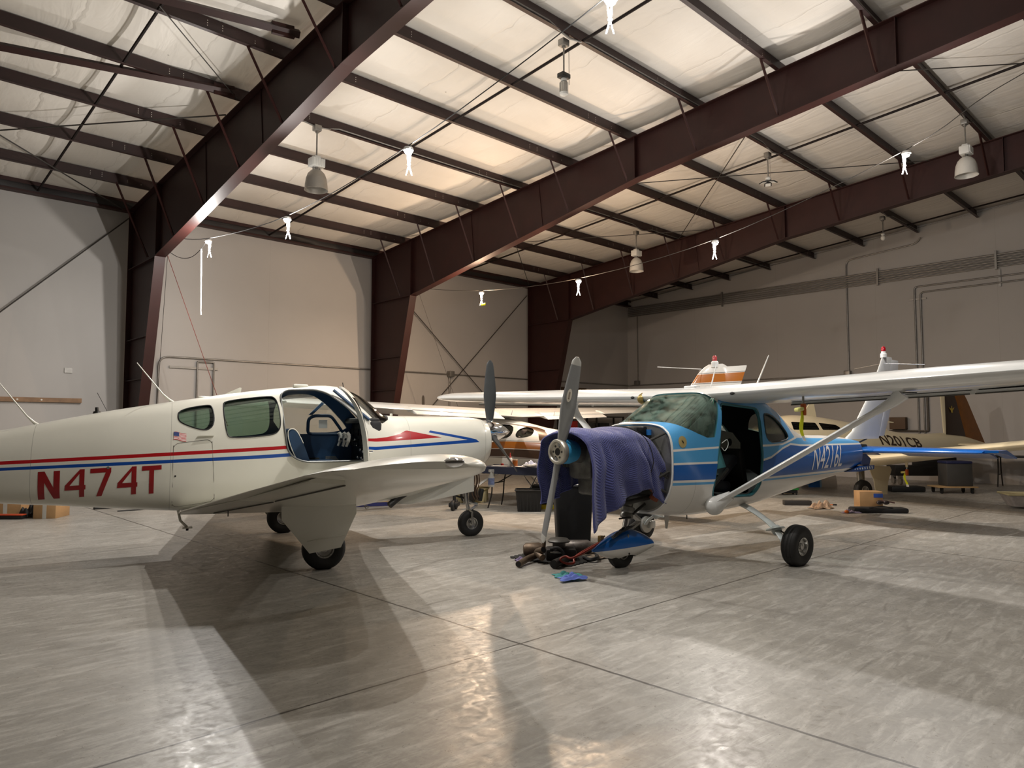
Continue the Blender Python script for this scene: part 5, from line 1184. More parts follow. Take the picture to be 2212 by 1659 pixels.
b = MB(); b.lathe([(.001, 0), (.12, 0), (.125, .015), (.10, .04), (.001, .042)], (-.02, .06, .20), (0, 0, 1), 32); b.cyl((-.02, .06, .13), (-.02, .06, .20), .07, n=20); b.done('lid', mat('dirty_grey_lid', '55534e', .5, .4, .3), t, 50)
MB().tube(spl([(-.12, -.06, .14), (-.04, -.1, .16), (.02, -.12, .1), (.0, -.14, .03)], 5), .018, 8).done('hose', BLK, t)
MB().tube([(-.12, -.05, .10), (.02, -.07, .11)], .016, 8).done('bright_tube', CHR, t)
# red tow bar running to the nose wheel
TR = mat('red_painted_tube', '7d2616', .4, .2, .3)
A_ = P(1212, 1207, .10); B1 = P(1240, 1195, .14); N_ = P(1318, 1163, .26)
t = thing('tow_bar', 'red tubular tow bar with loop handle hooked to the nose wheel', 'tow bar', A_)
lp = [Vector(N_+Vector((0, .04, 0)))-A_, Vector(P(1246, 1200, .11))-A_, Vector(P(1240, 1216, .05))-A_, Vector(P(1222, 1217, .05))-A_, Vector(P(1210, 1209, .09))-A_, Vector(P(1222, 1202, .12))-A_, Vector(P(1243, 1203, .12))-A_, Vector(P(1318, 1160, .30))-A_]
MB().tube(spl(lp, 7), .012, 8).done('handle', TR, t, 60)
MB().tube([Vector(P(1300, 1172, .22))-A_, Vector(P(1345, 1162, .29))-A_], .011, 8).done('fork_arm', TR, t)
b = MB(); b.box(Vector(P(1298, 1166, .25))-A_, (.06, .05, .09), None, 0, .01); b.tube([Vector(P(1297, 1166, .27))-A_, Vector(P(1306, 1158, .33))-A_], .008, 6); b.done('latch', mat('brass_latch', '7a6238', .4, .6), t)
t = cloth_heap('black_strap_bundle', 'black padded strap lying over the top of the blue nose wheel fairing', 'strap', (0, 0, 0), .14, .035, .03, mat('black_strap', '161616', .8), 21)
t.location = (6.03, 4.66, .385); t.rotation_euler = (0, R(22), R(170))
# tall black bin
t = thing('waste_bin', 'tall black bin standing behind the propeller tip', 'bin', (6.72, 5.96, 0), R(-42))
def tapered(w0, d0, w1, d1, z0, z1, r=.05, k=5):
    return [[(x, y, z) for x, y in rounded([(-w/2, -d/2), (w/2, -d/2), (w/2, d/2), (-w/2, d/2)], r, k)] for w, d, z in ((w0, d0, z0), (w1, d1, z1))]
secs = tapered(.40, .34, .47, .40, 0, .76); inn = tapered(.36, .30, .44, .37, .05, .762)
MB().loft([secs[0], secs[1], inn[1], inn[0]]).done('body', mat('black_plastic', '131313', .55, 0, .15), t, 40)
MB().tube([Vector(p) for p in secs[1]]+[Vector(secs[1][0])], .018, 8).done('rim', mat('black_plastic', '131313'), t, 60)
for i, (x, y, rz) in enumerate(((-.05, 0, .3), (.08, .05, 1.2), (.02, -.08, 2.2))):
    cloth_heap('crumpled_paper', ('white crumpled paper on top of the black bin, leftmost', 'white crumpled paper at the back of the black bin', 'white crumpled paper at the front of the black bin')[i], 'paper', t.matrix_basis @ Vector((x, y, .0)) + Vector((6.72-6.72, 0, .745)) if False else Vector((6.72+x, 5.96+y, .74)), .11, .08, .06, mat('white_paper', 'd9d7d0', .7, 0, .05), 30+i, 14, rz, 'papers in the bin')
pc = one('paper_cone', MB().lathe([(.075, 0), (.06, .05), (.012, .20), (.001, .2)], (0, 0, 0), (0, 0, 1), 20), mat('white_paper', 'd9d7d0'), 'white plastic funnel standing on the papers in the black bin', 'funnel'); pc.name = 'funnel'; pc.location = (6.80, 5.86, .77)
for i, (x, y) in enumerate(((1275, 1200), (1293, 1206))):
    cloth_heap('paper_scrap', ('torn brown paper scrap behind the tow bar', 'torn brown paper scrap left of the nose wheel')[i], 'paper', P(x, y), .15, .07, .035, mat('kraft_paper', '8f8170', .8, 0, .2), 50+i, 16, VA-PI/2+.3*i)
one('dark_hose', MB().tube(spl([P(1262, 1204, .03), P(1275, 1209, .03), P(1290, 1205, .04), P(1288, 1198, .03)], 6), .022, 8), BLK, 'dark rubber hose piece beside the torn brown paper', 'hose')
# ================================================================ work table group behind the noses
TB = thing('folding_table', 'folding work table under a navy cloth behind the polished spinner', 'table', (9.35, 9.25, 0), R(-66))
MB().box((0, .05, .735), (1.75, .74, .04), None, 0, .01).done('tabletop', mat('grey_tabletop', '6b6863', .5), TB)
TL = mat('dark_table_steel', '2f2b28', .45, .4, .1)
for sx in (-.72, .72):
    for sy in (-.25, .30): MB().tube(spl([(sx*.9, sy, .71), (sx*.98, sy, .45), (sx*1.0, sy*1.02, .25), (sx*1.08, sy*1.15, .0)], 5), .014, 8).done('leg', TL, TB)
    MB().tube([(sx*.98, -.25, .45), (sx*.98, .30, .45)], .011, 6).done('leg_brace', TL, TB); MB().tube([(sx*.98, .02, .45), (sx*.35, .02, .70)], .011, 6).done('diagonal_brace', TL, TB)
b = MB(); rows = []
n = 40
per = rounded([(-.89, -.34), (.89, -.34), (.89, .44), (-.89, .44)], .03, 3)
per = spl([(x, y, 0) for x, y in per+[per[0]]], 6)[:-1]
for z, k in ((.758, .985), (.757, 1.0), (.70, 1.012), (.64, 1.018)):
    rows.append([(p.x*k, .05+(p.y-.05)*k, z+(-.02*math.sin(i*.35)*(z < .66))) for i, p in enumerate(per)])
b.loft(rows[::-1], cap=False); b.face([p for p in rows[0]]); co = b.done('tablecloth', mat('navy_cloth', '171c33', .8, 0, .1), None, 40); co.location = TB.location; co.rotation_euler = TB.rotation_euler
tag(co, 'navy cloth covering the folding work table', 'tablecloth')
TM = TB.matrix_basis.copy() if TB.matrix_basis else None
def ont(x, y, z=.765): c, s = math.cos(R(-66)), math.sin(R(-66)); return Vector((9.35+x*c-y*s, 9.25+x*s+y*c, z))
def lathe_thing(name, lab, cat, loc, parts, n=20, grp=None):
    t = thing(name, lab, cat, loc, 0, grp)
    for nm, prof, m in parts: MB().lathe(prof, (0, 0, 0), (0, 0, 1), n).done(nm, m, t, 50)
    return t
WP = mat('white_plastic', 'dcdad4', .4, 0, .03); RP = mat('red_plastic', 'a3261d', .4, 0, .05)
lathe_thing('bottle', 'white squeeze bottle with red nozzle on the work table', 'bottle', ont(-.38, -.18), [('body', [(.001, 0), (.038, 0), (.04, .02), (.04, .13), (.025, .155), (.02, .16)], WP), ('nozzle', [(.022, .155), (.02, .18), (.012, .19), (.010, .24), (.001, .245)], RP)])
lathe_thing('jar', 'amber brown jar on the work table beside the squeeze bottle', 'jar', ont(-.27, -.22), [('body', [(.001, 0), (.047, 0), (.05, .01), (.05, .11), (.045, .115)], mat('amber_liquid', '8a4a16', .15, 0, .1)), ('lid', [(.05, .112), (.05, .13), (.001, .132)], mat('tan_lid', 'a08a70', .5))])
lathe_thing('can', 'small red and black can at the right of the work table', 'can', ont(.22, -.24), [('body', [(.001, 0), (.03, 0), (.03, .05), (.001, .05)], BLK), ('top', [(.03, .05), (.03, .08), (.001, .082)], RP)])
lathe_thing('cup', 'beige paper cup at the back of the work table', 'cup', ont(.1, .1), [('body', [(.001, 0), (.03, 0), (.042, .1), (.04, .1)], mat('beige_card', 'c2a27c', .6))])
lathe_thing('knob', 'small red cap at the left end of the work table', 'cap', ont(-.66, .1), [('body', [(.001, 0), (.03, 0), (.03, .03), (.001, .035)], RP)])
lathe_thing('bottle', 'white and blue bottle standing at the right end of the work table by the blanket', 'bottle', ont(.62, .2), [('body', [(.001, 0), (.04, 0), (.04, .11), (.025, .13)], mat('blue_label', '3c4e86', .5)), ('neck', [(.04, .11), (.04, .18), (.001, .182)], WP)])
cloth_heap('plastic_bag', 'crumpled white and blue snack bag on the work table', 'bag', ont(-.06, .0), .17, .12, .10, mat('white_blue_film', 'b9bfd6', .3, 0, .35, 9), 61, 20, .4)
for i, (x, y, w, h, rz) in enumerate(((-.62, -.12, .28, .2, .2), (-.2, -.26, .22, .14, -.3), (.3, -.16, .28, .2, .1), (.45, -.25, .25, .16, .5), (.05, -.2, .2, .13, .9))):
    o = one('paper_sheet', MB().box((0, 0, 0), (w, h, .003)), mat('white_paper', 'd9d7d0'), ['white paper sheet at the left end of the work table', 'white paper sheet in front of the amber jar', 'white paper sheet below the red and black can', 'white paper sheet at the right front corner of the work table', 'white paper sheet in front of the snack bag'][i], 'paper', 'papers on the work table'); o.location = ont(x, y, .764+.004*i); o.rotation_euler = (0, 0, rz-1.15)
t = one('brush', MB().tube([(-.14, 0, 0), (.06, 0, .005), (.10, 0, .005)], [.012, .012, .018], 10), WP, 'white handled tool lying across papers on the work table', 'tool'); t.location = ont(.06, -.27, .795); t.rotation_euler = (0, 0, R(-40))
# chair
CH = thing('folding_chair', 'black padded chair with chrome frame beyond the work table', 'chair', (10.3, 10.15, 0), R(-150))
b = MB(); b.box((0, .22, 1.0), (.42, .05, .40), Matrix.Rotation(R(-6), 3, 'X'), 0, .04); b.done('backrest', mat('black_vinyl', '0f0f10', .5), CH)
MB().box((0, -.02, .56), (.42, .42, .06), None, 0, .025).done('seat', mat('black_vinyl', '0f0f10'), CH)
for sx in (-.23, .23):
    MB().tube(spl([(sx, .25, 1.18), (sx, .22, .8), (sx, .1, .5), (sx, -.2, .0)], 5), .014, 8).done('frame_leg', CHR, CH); MB().tube([(sx, -.2, .56), (sx, .25, .0)], .014, 8).done('frame_leg', CHR, CH)
def tote(loc, rz, lab, w=.52, d=.36, h=.36, lid=False):
    t = thing('storage_tote', lab, 'tote', loc, rz, 'black storage totes'); bp = mat('black_plastic', '131313')
    a = tapered(w*.82, d*.82, w*.96, d*.96, 0, h-.03, .03); c = tapered(w*.76, d*.76, w*.9, d*.9, .02, h-.03, .03)
    MB().loft([a[0], a[1], c[1], c[0]]).done('body', bp, t, 40)
    MB().tube([Vector(p) for p in a[1]]+[Vector(a[1][0])], .018, 8).done('rim', bp, t, 60)
    for i in range(6): MB().box((-w*.3+i*w*.12, -d*.445, h*.45), (.02, .016, h*.75)).done('rib', bp, t)
    if lid: MB().loft(tapered(w*1.02, d*1.02, w*.96, d*.96, h-.02, h+.03, .03)).done('lid', bp, t, 40)
    return t
tote((9.02, 9.02, 0), R(-46), 'open black ribbed tote under the front of the work table', .50, .36, .40)
tote((9.85, 9.35, 0), R(-50), 'black tote with closed lid under the back of the work table', .60, .42, .36, True)
lv = thing('spirit_level', 'yellow spirit level lying on the floor beside the closed tote', 'level', (9.42, 9.0, .0), R(-46))
MB().box((.1, 0, .04), (.5, .06, .08), None, 0, .006).done('body', mat('yellow_paint', 'd6b81a', .4, 0, .05), lv); MB().box((.1, -.031, .045), (.07, .004, .03)).done('vial', mat('green_vial', '8fae3a', .2), lv)
for i, (x, y, rz, w) in enumerate(((9.35, 10.75, .4, .25), (9.7, 11.1, .1, .22), (9.05, 11.0, .8, .2))):
    t = thing('paper_carton', ['cream carton with folded flap left of the table legs', 'cream carton behind the folding table legs', 'small cream carton beyond the spray bottle'][i], 'carton', (x, y, 0), rz)
    MB().box((0, 0, .13), (w, .2, .26), None, 0, .004).done('box', mat('cream_card', 'c9bd92', .7), t); MB().box((0, -.13, .24), (w, .1, .004), Matrix.Rotation(R(-35), 3, 'X')).done('flap', mat('cream_card', 'c9bd92'), t)
# spray bottle hung by its trigger under the cowl of the white aeroplane
t = thing('spray_bottle', 'white spray bottle with blue label hanging by the nose gear', 'bottle', P(1033, 1031, .74)*.0 + Vector((6.62, 7.36, .66)), 0)
MB().lathe([(.001, 0), (.042, 0), (.045, .02), (.045, .13), (.022, .18), (.016, .2)], (0, 0, 0), (0, 0, 1), 20).done('body', WP, t, 50)
MB().lathe([(.0455, .03), (.0455, .12)], (0, 0, 0), (0, 0, 1), 20).done('label', mat('pale_blue_label', '8e9cc9', .5, 0, .3, 30), t, 50)
b = MB(); b.box((.0, 0, .22), (.09, .03, .04), None, 0, .008); b.tube([(.03, 0, .21), (.05, 0, .16)], .006, 6); b.done('trigger', WP, t)
t = thing('flat_carton', 'flat carton with dark blue printed band under the nose of the white aeroplane', 'carton', (7.5, 11.75, 0), R(-22))
MB().box((0, 0, .11), (.75, .5, .22), None, 0, .004).done('box', mat('tan_card', 'c3a878', .7, 0, .08), t)
b = MB(); b.box((0, 0, .045), (.752, .502, .055)); b.done('blue_band', mat('navy_print', '2a2f6e', .6), t)
b = MB(); b.box((0, 0, .012), (.753, .503, .016)); b.done('lower_band', mat('navy_print', '2a2f6e'), t)
t = thing('tow_dolly', 'small black wheeled tug with a tall handle under the white nose', 'dolly', (8.15, 10.05, 0), R(40))
b = MB(); b.box((0, 0, .1), (.3, .16, .08), None, 0, .02); b.tube([(0, 0, .12), (0, 0, .62)], .03, 8); b.done('body', BLK, t)
for sx in (-.13, .13): wheel('tyre', t, (sx, 0, .09), .094, .06, (0, 1, 0))
# engine cowling half and floor clutter to the right
CT = mat('cardboard', 'a6835a', .75, 0, .12, 5); TP = mat('clear_tape', 'b9b6ae', .35, 0, .05)
def carton(loc, rz, w, d, h, lab, tape=True, nm='cardboard_box'):
    t = thing(nm, lab, 'box', loc, rz); MB().box((0, 0, h/2), (w, d, h), None, 0, .004).done('box', CT, t)
    if tape: MB().box((-w*.0, -d/2-.001, h/2), (.06, .002, h)).done('tape', TP, t); MB().box((0, 0, h+.001), (.06, d, .002)).done('tape', TP, t)
    return t
carton(P(98, 1121)+Vector((.13, .23, 0)), R(-37), .34, .46, .33, 'closed cardboard box with clear tape under the white tail boom, rightmost of the pile')
carton(P(20, 1117)+Vector((.05, .25, 0)), R(-30), .46, .4, .34, 'shadowed cardboard box with tape at the left edge under the white tail boom')
t = thing('orange_tray', 'flat orange and black tray on the floor at the left edge', 'tray', P(18, 1121), R(-42)); MB().box((0, 0, .03), (.5, .14, .05), None, 0, .008).done('body', BLK, t); MB().box((0, 0, .066), (.5, .13, .02), None, 0, .006).done('rim', mat('orange_red_plastic', 'b0401c', .5), t)
cloth_heap('cable_heap', 'dark tangle of cables between the two cardboard boxes at left', 'cables', P(66, 1118)+Vector((0, .1, 0)), .16, .16, .26, mat('dark_cable', '1c1a19', .6, 0, .4, 20), 71, 26)
one('dark_plank', MB().box((0, 0, .02), (.5, .12, .04), None, 0, .006), BLK, 'dark flat plank on the floor right of the cardboard box', 'plank').location = (3.75, 14.6, 0)
one('rod', MB().tube([(-.25, 0, .012), (.25, 0, .012)], .012, 6), BLK, 'thin dark rod on the floor under the white tail boom', 'rod').location = (3.95, 13.9, 0)
carton(P(1884, 1099)+Vector((.1, .1, 0)), R(-50), .40, .30, .31, 'small cardboard box with blue sticker in front of the cream gear door', False)
t = [o for o in bpy.data.objects if o.get('label', '').startswith('small cardboard box with blue')][0]
MB().box((.12, -.152, .24), (.16, .003, .07)).done('blue_sticker', mat('blue_sticker', '2f4fa0', .5), t)
t = thing('bag', 'flat black padded bag on the floor in front of the small cardboard box', 'bag', P(1897, 1107), R(-48)); b = MB(); b.box((0, 0, .045), (.92, .30, .09), None, 0, .035); b.done('body', mat('black_nylon', '151517', .7, 0, .2), t); MB().tube(spl([(-.2, -.12, .09), (0, -.14, .12), (.2, -.12, .09)], 5), .01, 6).done('strap', BLK, t)
cloth_heap('plastic_bag', 'clear plastic bag with orange contents left of the black padded bag', 'bag', P(1838, 1108), .14, .07, .07, mat('clear_purple_film', 'a79ab0', .25, 0, .3), 81, 18, VA-PI/2)
one('orange_part', MB().sphere((0, 0, .03), .035, 0, (1.3, 1, .8), 8), mat('orange_plastic', 'd9701c', .4), 'small orange part by the clear plastic bag', 'part').location = P(1829, 1109)
t = thing('goggles', 'dark safety goggles resting on the black padded bag', 'goggles', P(1918, 1103)+Vector((.08, .08, .09)), R(-40)); b = MB(); b.sphere((-.09, 0, .04), .05, 0, (1.2, 1, .8), 8); b.sphere((.03, 0, .04), .05, 0, (1.2, 1, .8), 8); b.done('lenses', mat('dark_lens', '2b2426', .15, 0, .2), t); MB().tube(spl([(-.14, 0, .05), (0, .1, .06), (.1, .03, .05), (.2, .02, .03)], 5), .012, 6).done('band', mat('maroon_strap', '4a2a2a', .7), t)
one('tool_tray', MB().box((0, 0, .045), (.5, .16, .09), None, 0, .01), mat('charcoal_plastic', '2f2c2a', .6), 'long charcoal tray on the floor left of the tan cloth', 'tray').location = P(1722, 1091); bpy.data.objects['tool_tray'].rotation_euler = (0, 0, R(-50))
cloth_heap('drop_cloth', 'crumpled tan camouflage cloth on the floor beside the charcoal tray', 'cloth', P(1776, 1099), .18, .10, .16, mat('tan_camo_cloth', 'a58a70', .8, 0, .45, 22), 91, 24, VA-PI/2)
t = thing('screwdriver', 'orange handled screwdriver behind the tan cloth', 'screwdriver', P(1792, 1092), R(-48)); MB().tube([(-.1, 0, .015), (.06, 0, .015)], .008, 8).done('shaft', mat('orange_plastic', 'd9701c'), t); MB().tube([(.06, 0, .015), (.13, 0, .015)], .014, 8).done('tip', BLK, t)
t = thing('engine_cowling', 'blue and white engine cowling half standing on the floor beneath the blue aeroplane tail', 'cowling', (18.0, 7.75, 0), R(-52))
ck = paint('cowling_paint', 'c9c7c6', [('1a5fb0', [(-.6, -1, 2), (-.05, -1, 2)]), ('8fb9dc', [(-.05, -1, 2), (-.01, -1, 2)])], .3)
MB().loft([[(x, .35*math.cos(a), .42*math.sin(a)) for a in [PI*i/16 for i in range(17)]]+[(x, .32*math.cos(a), .39*math.sin(a)) for a in [PI-PI*i/16 for i in range(17)]] for x in (-.32, .0, .35)]).done('shell', ck, t, 50)
t = thing('creeper', 'green and black low work stool half hidden under the blue aeroplane belly', 'stool', P(1702, 1068), R(-45)); MB().box((0, 0, .13), (.4, .3, .05), None, 0, .02).done('seat', mat('bright_green_plastic', '2c8a3c', .5), t); MB().box((0, 0, .07), (.34, .24, .06)).done('base', BLK, t)
for sx in (-.15, .15): 
    for sy in (-.1, .1): MB().sphere((sx, sy, .02), .022, 0, (1, 1, 1), 8).done('caster', BLK, t)
t = thing('platform_dolly', 'plywood dolly on black casters carrying the grey box', 'dolly', P(2066, 1066)+Vector((.1, .1, 0)), R(-47)); MB().box((0, 0, .145), (.86, .5, .03), None, 0, .004).done('deck', mat('plywood', 'a98a60', .6, 0, .2), t)
for sx in (-.33, .33):
    for sy in (-.18, .18): b = MB(); b.cyl((sx-.015, sy, .05), (sx+.015, sy, .05), .05, n=16); b.box((sx, sy, .1), (.05, .06, .06)); b.done('caster', BLK, t)
tt = thing('equipment_case', 'dark grey equipment case on the plywood dolly', 'case', t.location+Vector((.05, -.02, .16)), R(-47)); MB().box((.03, 0, .25), (.56, .40, .50), None, 0, .02).done('body', mat('charcoal_case', '3b3936', .6), tt); MB().box((.03, 0, .53), (.56, .42, .06), None, 0, .02).done('lid', mat('navy_lid', '1c2144', .5), tt)
t = thing('tool_cart', 'black steel cart on shiny casters under the cream wing', 'cart', (20.6, 6.15, 0), R(-47)); b = MB(); b.box((0, 0, .36), (1.6, .5, .26), None, 0, .02); b.box((.3, 0, .6), (.9, .48, .3), None, 0, .02); b.done('body', BLK, t)
for sx in (-.65, .65):
    for sy in (-.18, .18): b = MB(); b.cyl((sx-.03, sy, .1), (sx+.03, sy, .1), .1, n=16); b.box((sx, sy, .2), (.09, .1, .08)); b.done('caster', ALU, t)
one('black_pan', MB().box((0, 0, .07), (.75, .4, .12), None, 0, .03), BLK, 'low black drain pan on the floor right of the cream gear door', 'pan').location = P(1955, 1062); bpy.data.objects['black_pan'].rotation_euler = (0, 0, R(-48))
t = thing('folding_table', 'dark folding table against the end wall below the cream wing tip', 'table', (21.3, 3.9, 0), R(90)); MB().box((0, 0, .75), (1.8, .7, .04), None, 0, .01).done('tabletop', BLK, t)
for sx in (-.7, .7):
    for sy in (-.25, .25): MB().tube([(sx, sy*.5, .73), (sx, sy*.55, .4), (sx, sy, 0)], .016, 8).done('leg', TL, t)
    MB().tube([(sx, -.16, .3), (sx, .16, .3)], .012, 6).done('leg_brace', TL, t)
t = thing('utility_trough', 'white trough with pale rim on the floor at the right edge', 'trough', P(2198, 1099)+Vector((.35, -.2, 0)), R(-60)); MB().loft(tapered(.8, .42, .98, .56, .04, .24, .05)).done('body', mat('grubby_white', 'b5aca6', .5, 0, .3), t, 40); MB().box((0, 0, .255), (1.02, .6, .035), None, 0, .012).done('rim', mat('cream_card', 'c9bd92'), t); MB().box((.1, -.2, .06), (.4, .14, .12), None, 0, .02).done('base', BLK, t)
one('wood_post', MB().box((0, 0, .32), (.06, .06, .64)), mat('pale_timber', 'b0885c', .6, 0, .2), 'short pale timber post rising behind the white trough', 'post').location = P(2211, 1088)+Vector((.4, -.05, 0))
# dark shelving in the far corner
t = thing('shelving_unit', 'dark shelving unit against the left wall in the far corner', 'shelf', (19.3, 16.2, 0)); DS = mat('dark_shelf_steel', '26221f', .5, 0, .15)
for x in (-1.5, 0, 1.5):
    for y in (-.22, .22): MB().box((x, y, .93), (.05, .05, 1.86)).done('upright', DS, t)
for z in (.3, .8, 1.3, 1.84): MB().box((0, 0, z), (3.05, .5, .04)).done('shelf_board', DS, t)
for i, (x, z, w, h, c, l) in enumerate(((-1.15, .32, .4, .3, 'black_plastic', 'black'), (-.5, .82, .45, .28, 'brown_board', 'brown'), (-1.1, 1.32, .3, .36, 'red_plastic', 'red'), (.5, 1.32, .5, .3, 'black_plastic', 'black'), (-.2, 1.32, .35, .3, 'charcoal_case', 'dark grey'), (1.0, .82, .5, .3, 'charcoal_case', 'dark grey'))):
    o = one('storage_box', MB().box((0, 0, h/2), (w, .36, h), None, 0, .01), MATS[c], l+' storage box on the dark corner shelf, '+['lowest board at left', 'second board from the floor at left', 'third board from the floor at far left', 'third board at right', 'third board in the middle', 'second board at right'][i], 'box', 'boxes on the corner shelving'); o.location = (19.3+x, 16.2, z)
# pitot covers with yellow ribbons
def cover(loc, rz, L, lab):
    t = thing('pitot_cover', lab, 'pitot cover', loc, rz); OB = mat('rust_orange_block', 'b5561c', .5, 0, .1); YR = mat('fluorescent_yellow_ribbon', 'd8dc12', .5, 0, .03)
    MB().box((0, 0, -.06), (.045, .045, .12), None, 0, .008).done('block', OB, t); MB().tube([(0, 0, 0), (0, 0, .1)], .012, 8).done('tube', ALU, t)
    MB().box((.08, 0, -.06), (.12, .05, .04), Matrix.Rotation(R(8), 3, 'Y'), 0, .012).done('sleeve', mat('pale_yellow_sleeve', 'e0dc8a', .5), t)
    secs = []
    for i in range(13):
        u = i/12; x = .03+.03*math.sin(u*4)-.02*u; secs.append([(x-.028, .012*math.sin(u*6), -.08-L*u), (x+.028, .012*math.sin(u*6+.6), -.08-L*u), (x+.028, .012*math.sin(u*6+.6)+.003, -.08-L*u), (x-.028, .012*math.sin(u*6)+.003, -.08-L*u)])
    MB().loft(secs[:11]).done('ribbon', YR, t, 60); MB().loft(secs[10:]).done('ribbon_end', WP, t, 60); return t
cover(T2.matrix_basis @ Vector((.35, 1.42, 1.70)) if False else Vector((7.68-.35*.995-1.42*.096, 4.61+.35*.096-1.42*.995, 1.72)), R(174), .30, 'pitot cover with yellow ribbon hanging beneath the near wing of the blue aeroplane')
cover(Vector((16.2+2.2*math.cos(R(244)), 6.8+2.2*math.sin(R(244)), .66)), R(60), .26, 'pitot cover with yellow ribbon hanging below the cream wing')
# ================================================================ hanging lamps
LG = mat('pale_grey_ballast', 'c6c5c0', .5, 0, .08); DOME = mat('spun_aluminium_dome', '8d8880', .4, .5, .1)
REFL = mat('pale_reflector', 'c9c6bf', .3, .2, .05)
def hook_box(t, y=0): b = MB(); b.box((0, 0, -.05), (.13, .11, .1), None, 0, .012); b.cyl((0, 0, -.1), (0, 0, -.13), .03, n=12); b.done('ceiling_box', GALV, t)
def highbay(x, y, zt, zb, lab, r=.19, white=False):
    t = thing('highbay_lamp', lab, 'lamp', (x, y, zt), 0, 'dome lamps'); H = zt-zb; hook_box(t)
    MB().cyl((0, 0, -.12), (0, 0, -H+.62*.9), .014, n=8).done('rod', GALV, t)
    b = MB(); b.box((0, 0, -H+.47), (.24, .17, .15), None, 0, .015); b.box((0, 0, -H+.56), (.12, .1, .06), None, 0, .01)
    for i in range(5): b.box((-.1+.05*i, -.09, -H+.47), (.012, .02, .13))
    b.done('ballast', LG, t)
    b = MB()
    for sx in (-.06, .06): b.tube([(sx, 0, -H+.42), (sx, 0, -H+.34)], .012, 8)
    b.cyl((0, 0, -H+.40), (0, 0, -H+.32), .035, n=14); b.done('bracket', GALV, t)
    pr = [(.04, .36), (.09, .335), (.14, .28), (.17, .20), (.185, .10), (.19, .02), (.197, .0), (.19, .0), (.18, .10), (.165, .20), (.135, .27), (.085, .325), (.001, .34)]
    MB().lathe([(a*r/.19, b_-H) for a, b_ in pr], (0, 0, 0), (0, 0, 1), 40).done('dome', REFL if white else DOME, t, 50)
    MB().sphere((0, 0, -H+.14), .05, 0, (1, 1, 1.6), 10).done('lamp_bulb', mat('unlit_bulb', 'dcdad2', .15), t); return t
highbay(5.77, 10.85, pb(10.9)-.005, 5.47, 'grey dome lamp hanging near the red cord, nearest of the three dome lamps')
highbay(15.0, 11.05, pb(11.0)-.005, 5.52, 'small pale dome lamp hanging in front of the farthest frame, middle of the picture', .18, True)
highbay(15.05, 3.58, pb(3.58)-.005, 6.13, 'large pale dome lamp hanging at the right in front of the farthest frame', .19, True)
t = thing('cage_lamp', 'unlit tubular lamp with pull chain hanging from a purlin near the top centre', 'lamp', (7.28, 6.58, pb(6.58)-.005)); H = pb(6.58)-6.14; hook_box(t)
MB().cyl((0, 0, -.12), (0, 0, -.50), .012, n=8).done('rod', GALV, t); b = MB(); b.box((0, 0, -.53), (.16, .12, .07), None, 0, .012); b.done('socket_box', DKM, t)
b = MB(); b.lathe([(.03, -.55), (.045, -.58), (.045, -.61)], (0, 0, 0), (0, 0, 1), 18); b.done('socket', LG, t)
b = MB(); b.lathe([(.045, -.61), (.062, -.63), (.062, -.77)], (0, 0, 0), (0, 0, 1), 24); b.done('lamp_body', ALU, t, 40)
MB().lathe([(.062, -.77), (.058, -.80), (.03, -.815), (.001, -.82)], (0, 0, 0), (0, 0, 1), 24).done('lens', LG, t, 50)
MB().tube([(.11, 0, -.08), (.11, 0, -.62)], .004, 5).done('pull_chain', DKM, t)
t = thing('panel_lamp', 'unlit lamp with three folding panels hanging from a purlin right of centre', 'lamp', (13.32, 6.58, pb(6.58)-.005)); hook_box(t)
MB().cyl((0, 0, -.12), (0, 0, -.50), .012, n=8).done('rod', GALV, t); MB().lathe([(.02, -.48), (.06, -.52), (.06, -.56), (.03, -.59)], (0, 0, 0), (0, 0, 1), 20).done('socket', LG, t)
for k in range(3):
    a = 2*PI*k/3+.5; M_ = Matrix.Rotation(a, 3, 'Z') @ Matrix.Rotation(R(14), 3, 'Y'); c = Matrix.Rotation(a, 3, 'Z') @ Vector((.10, 0, -.61))
    o = MB().box(c, (.14, .14, .02), M_, 0, .008).done('led_panel', BLK, t); MB().box(c+Vector((0, 0, -.012)), (.10, .10, .006), M_).done('panel_lens', LG, o)
MB().tube([(.09, 0, -.08), (.09, 0, -.55)], .003, 5).done('pull_chain', GALV, t)
t = thing('bulb_lamp', 'small bare bulb lamp hanging from a purlin near the end wall', 'lamp', (19.58, 6.58, pb(6.58)-.005)); hook_box(t)
MB().cyl((0, 0, -.12), (0, 0, -.46), .012, n=8).done('rod', GALV, t); MB().lathe([(.05, -.46), (.05, -.49), (.03, -.51)], (0, 0, 0), (0, 0, 1), 16).done('socket', LG, t); MB().sphere((0, 0, -.57), .06, 0, (1, 1, 1.1), 10).done('bulb', mat('unlit_bulb', 'dcdad2'), t)
MB().tube([(.08, 0, -.08), (.08, 0, -.55)], .003, 5).done('pull_chain', GALV, t)
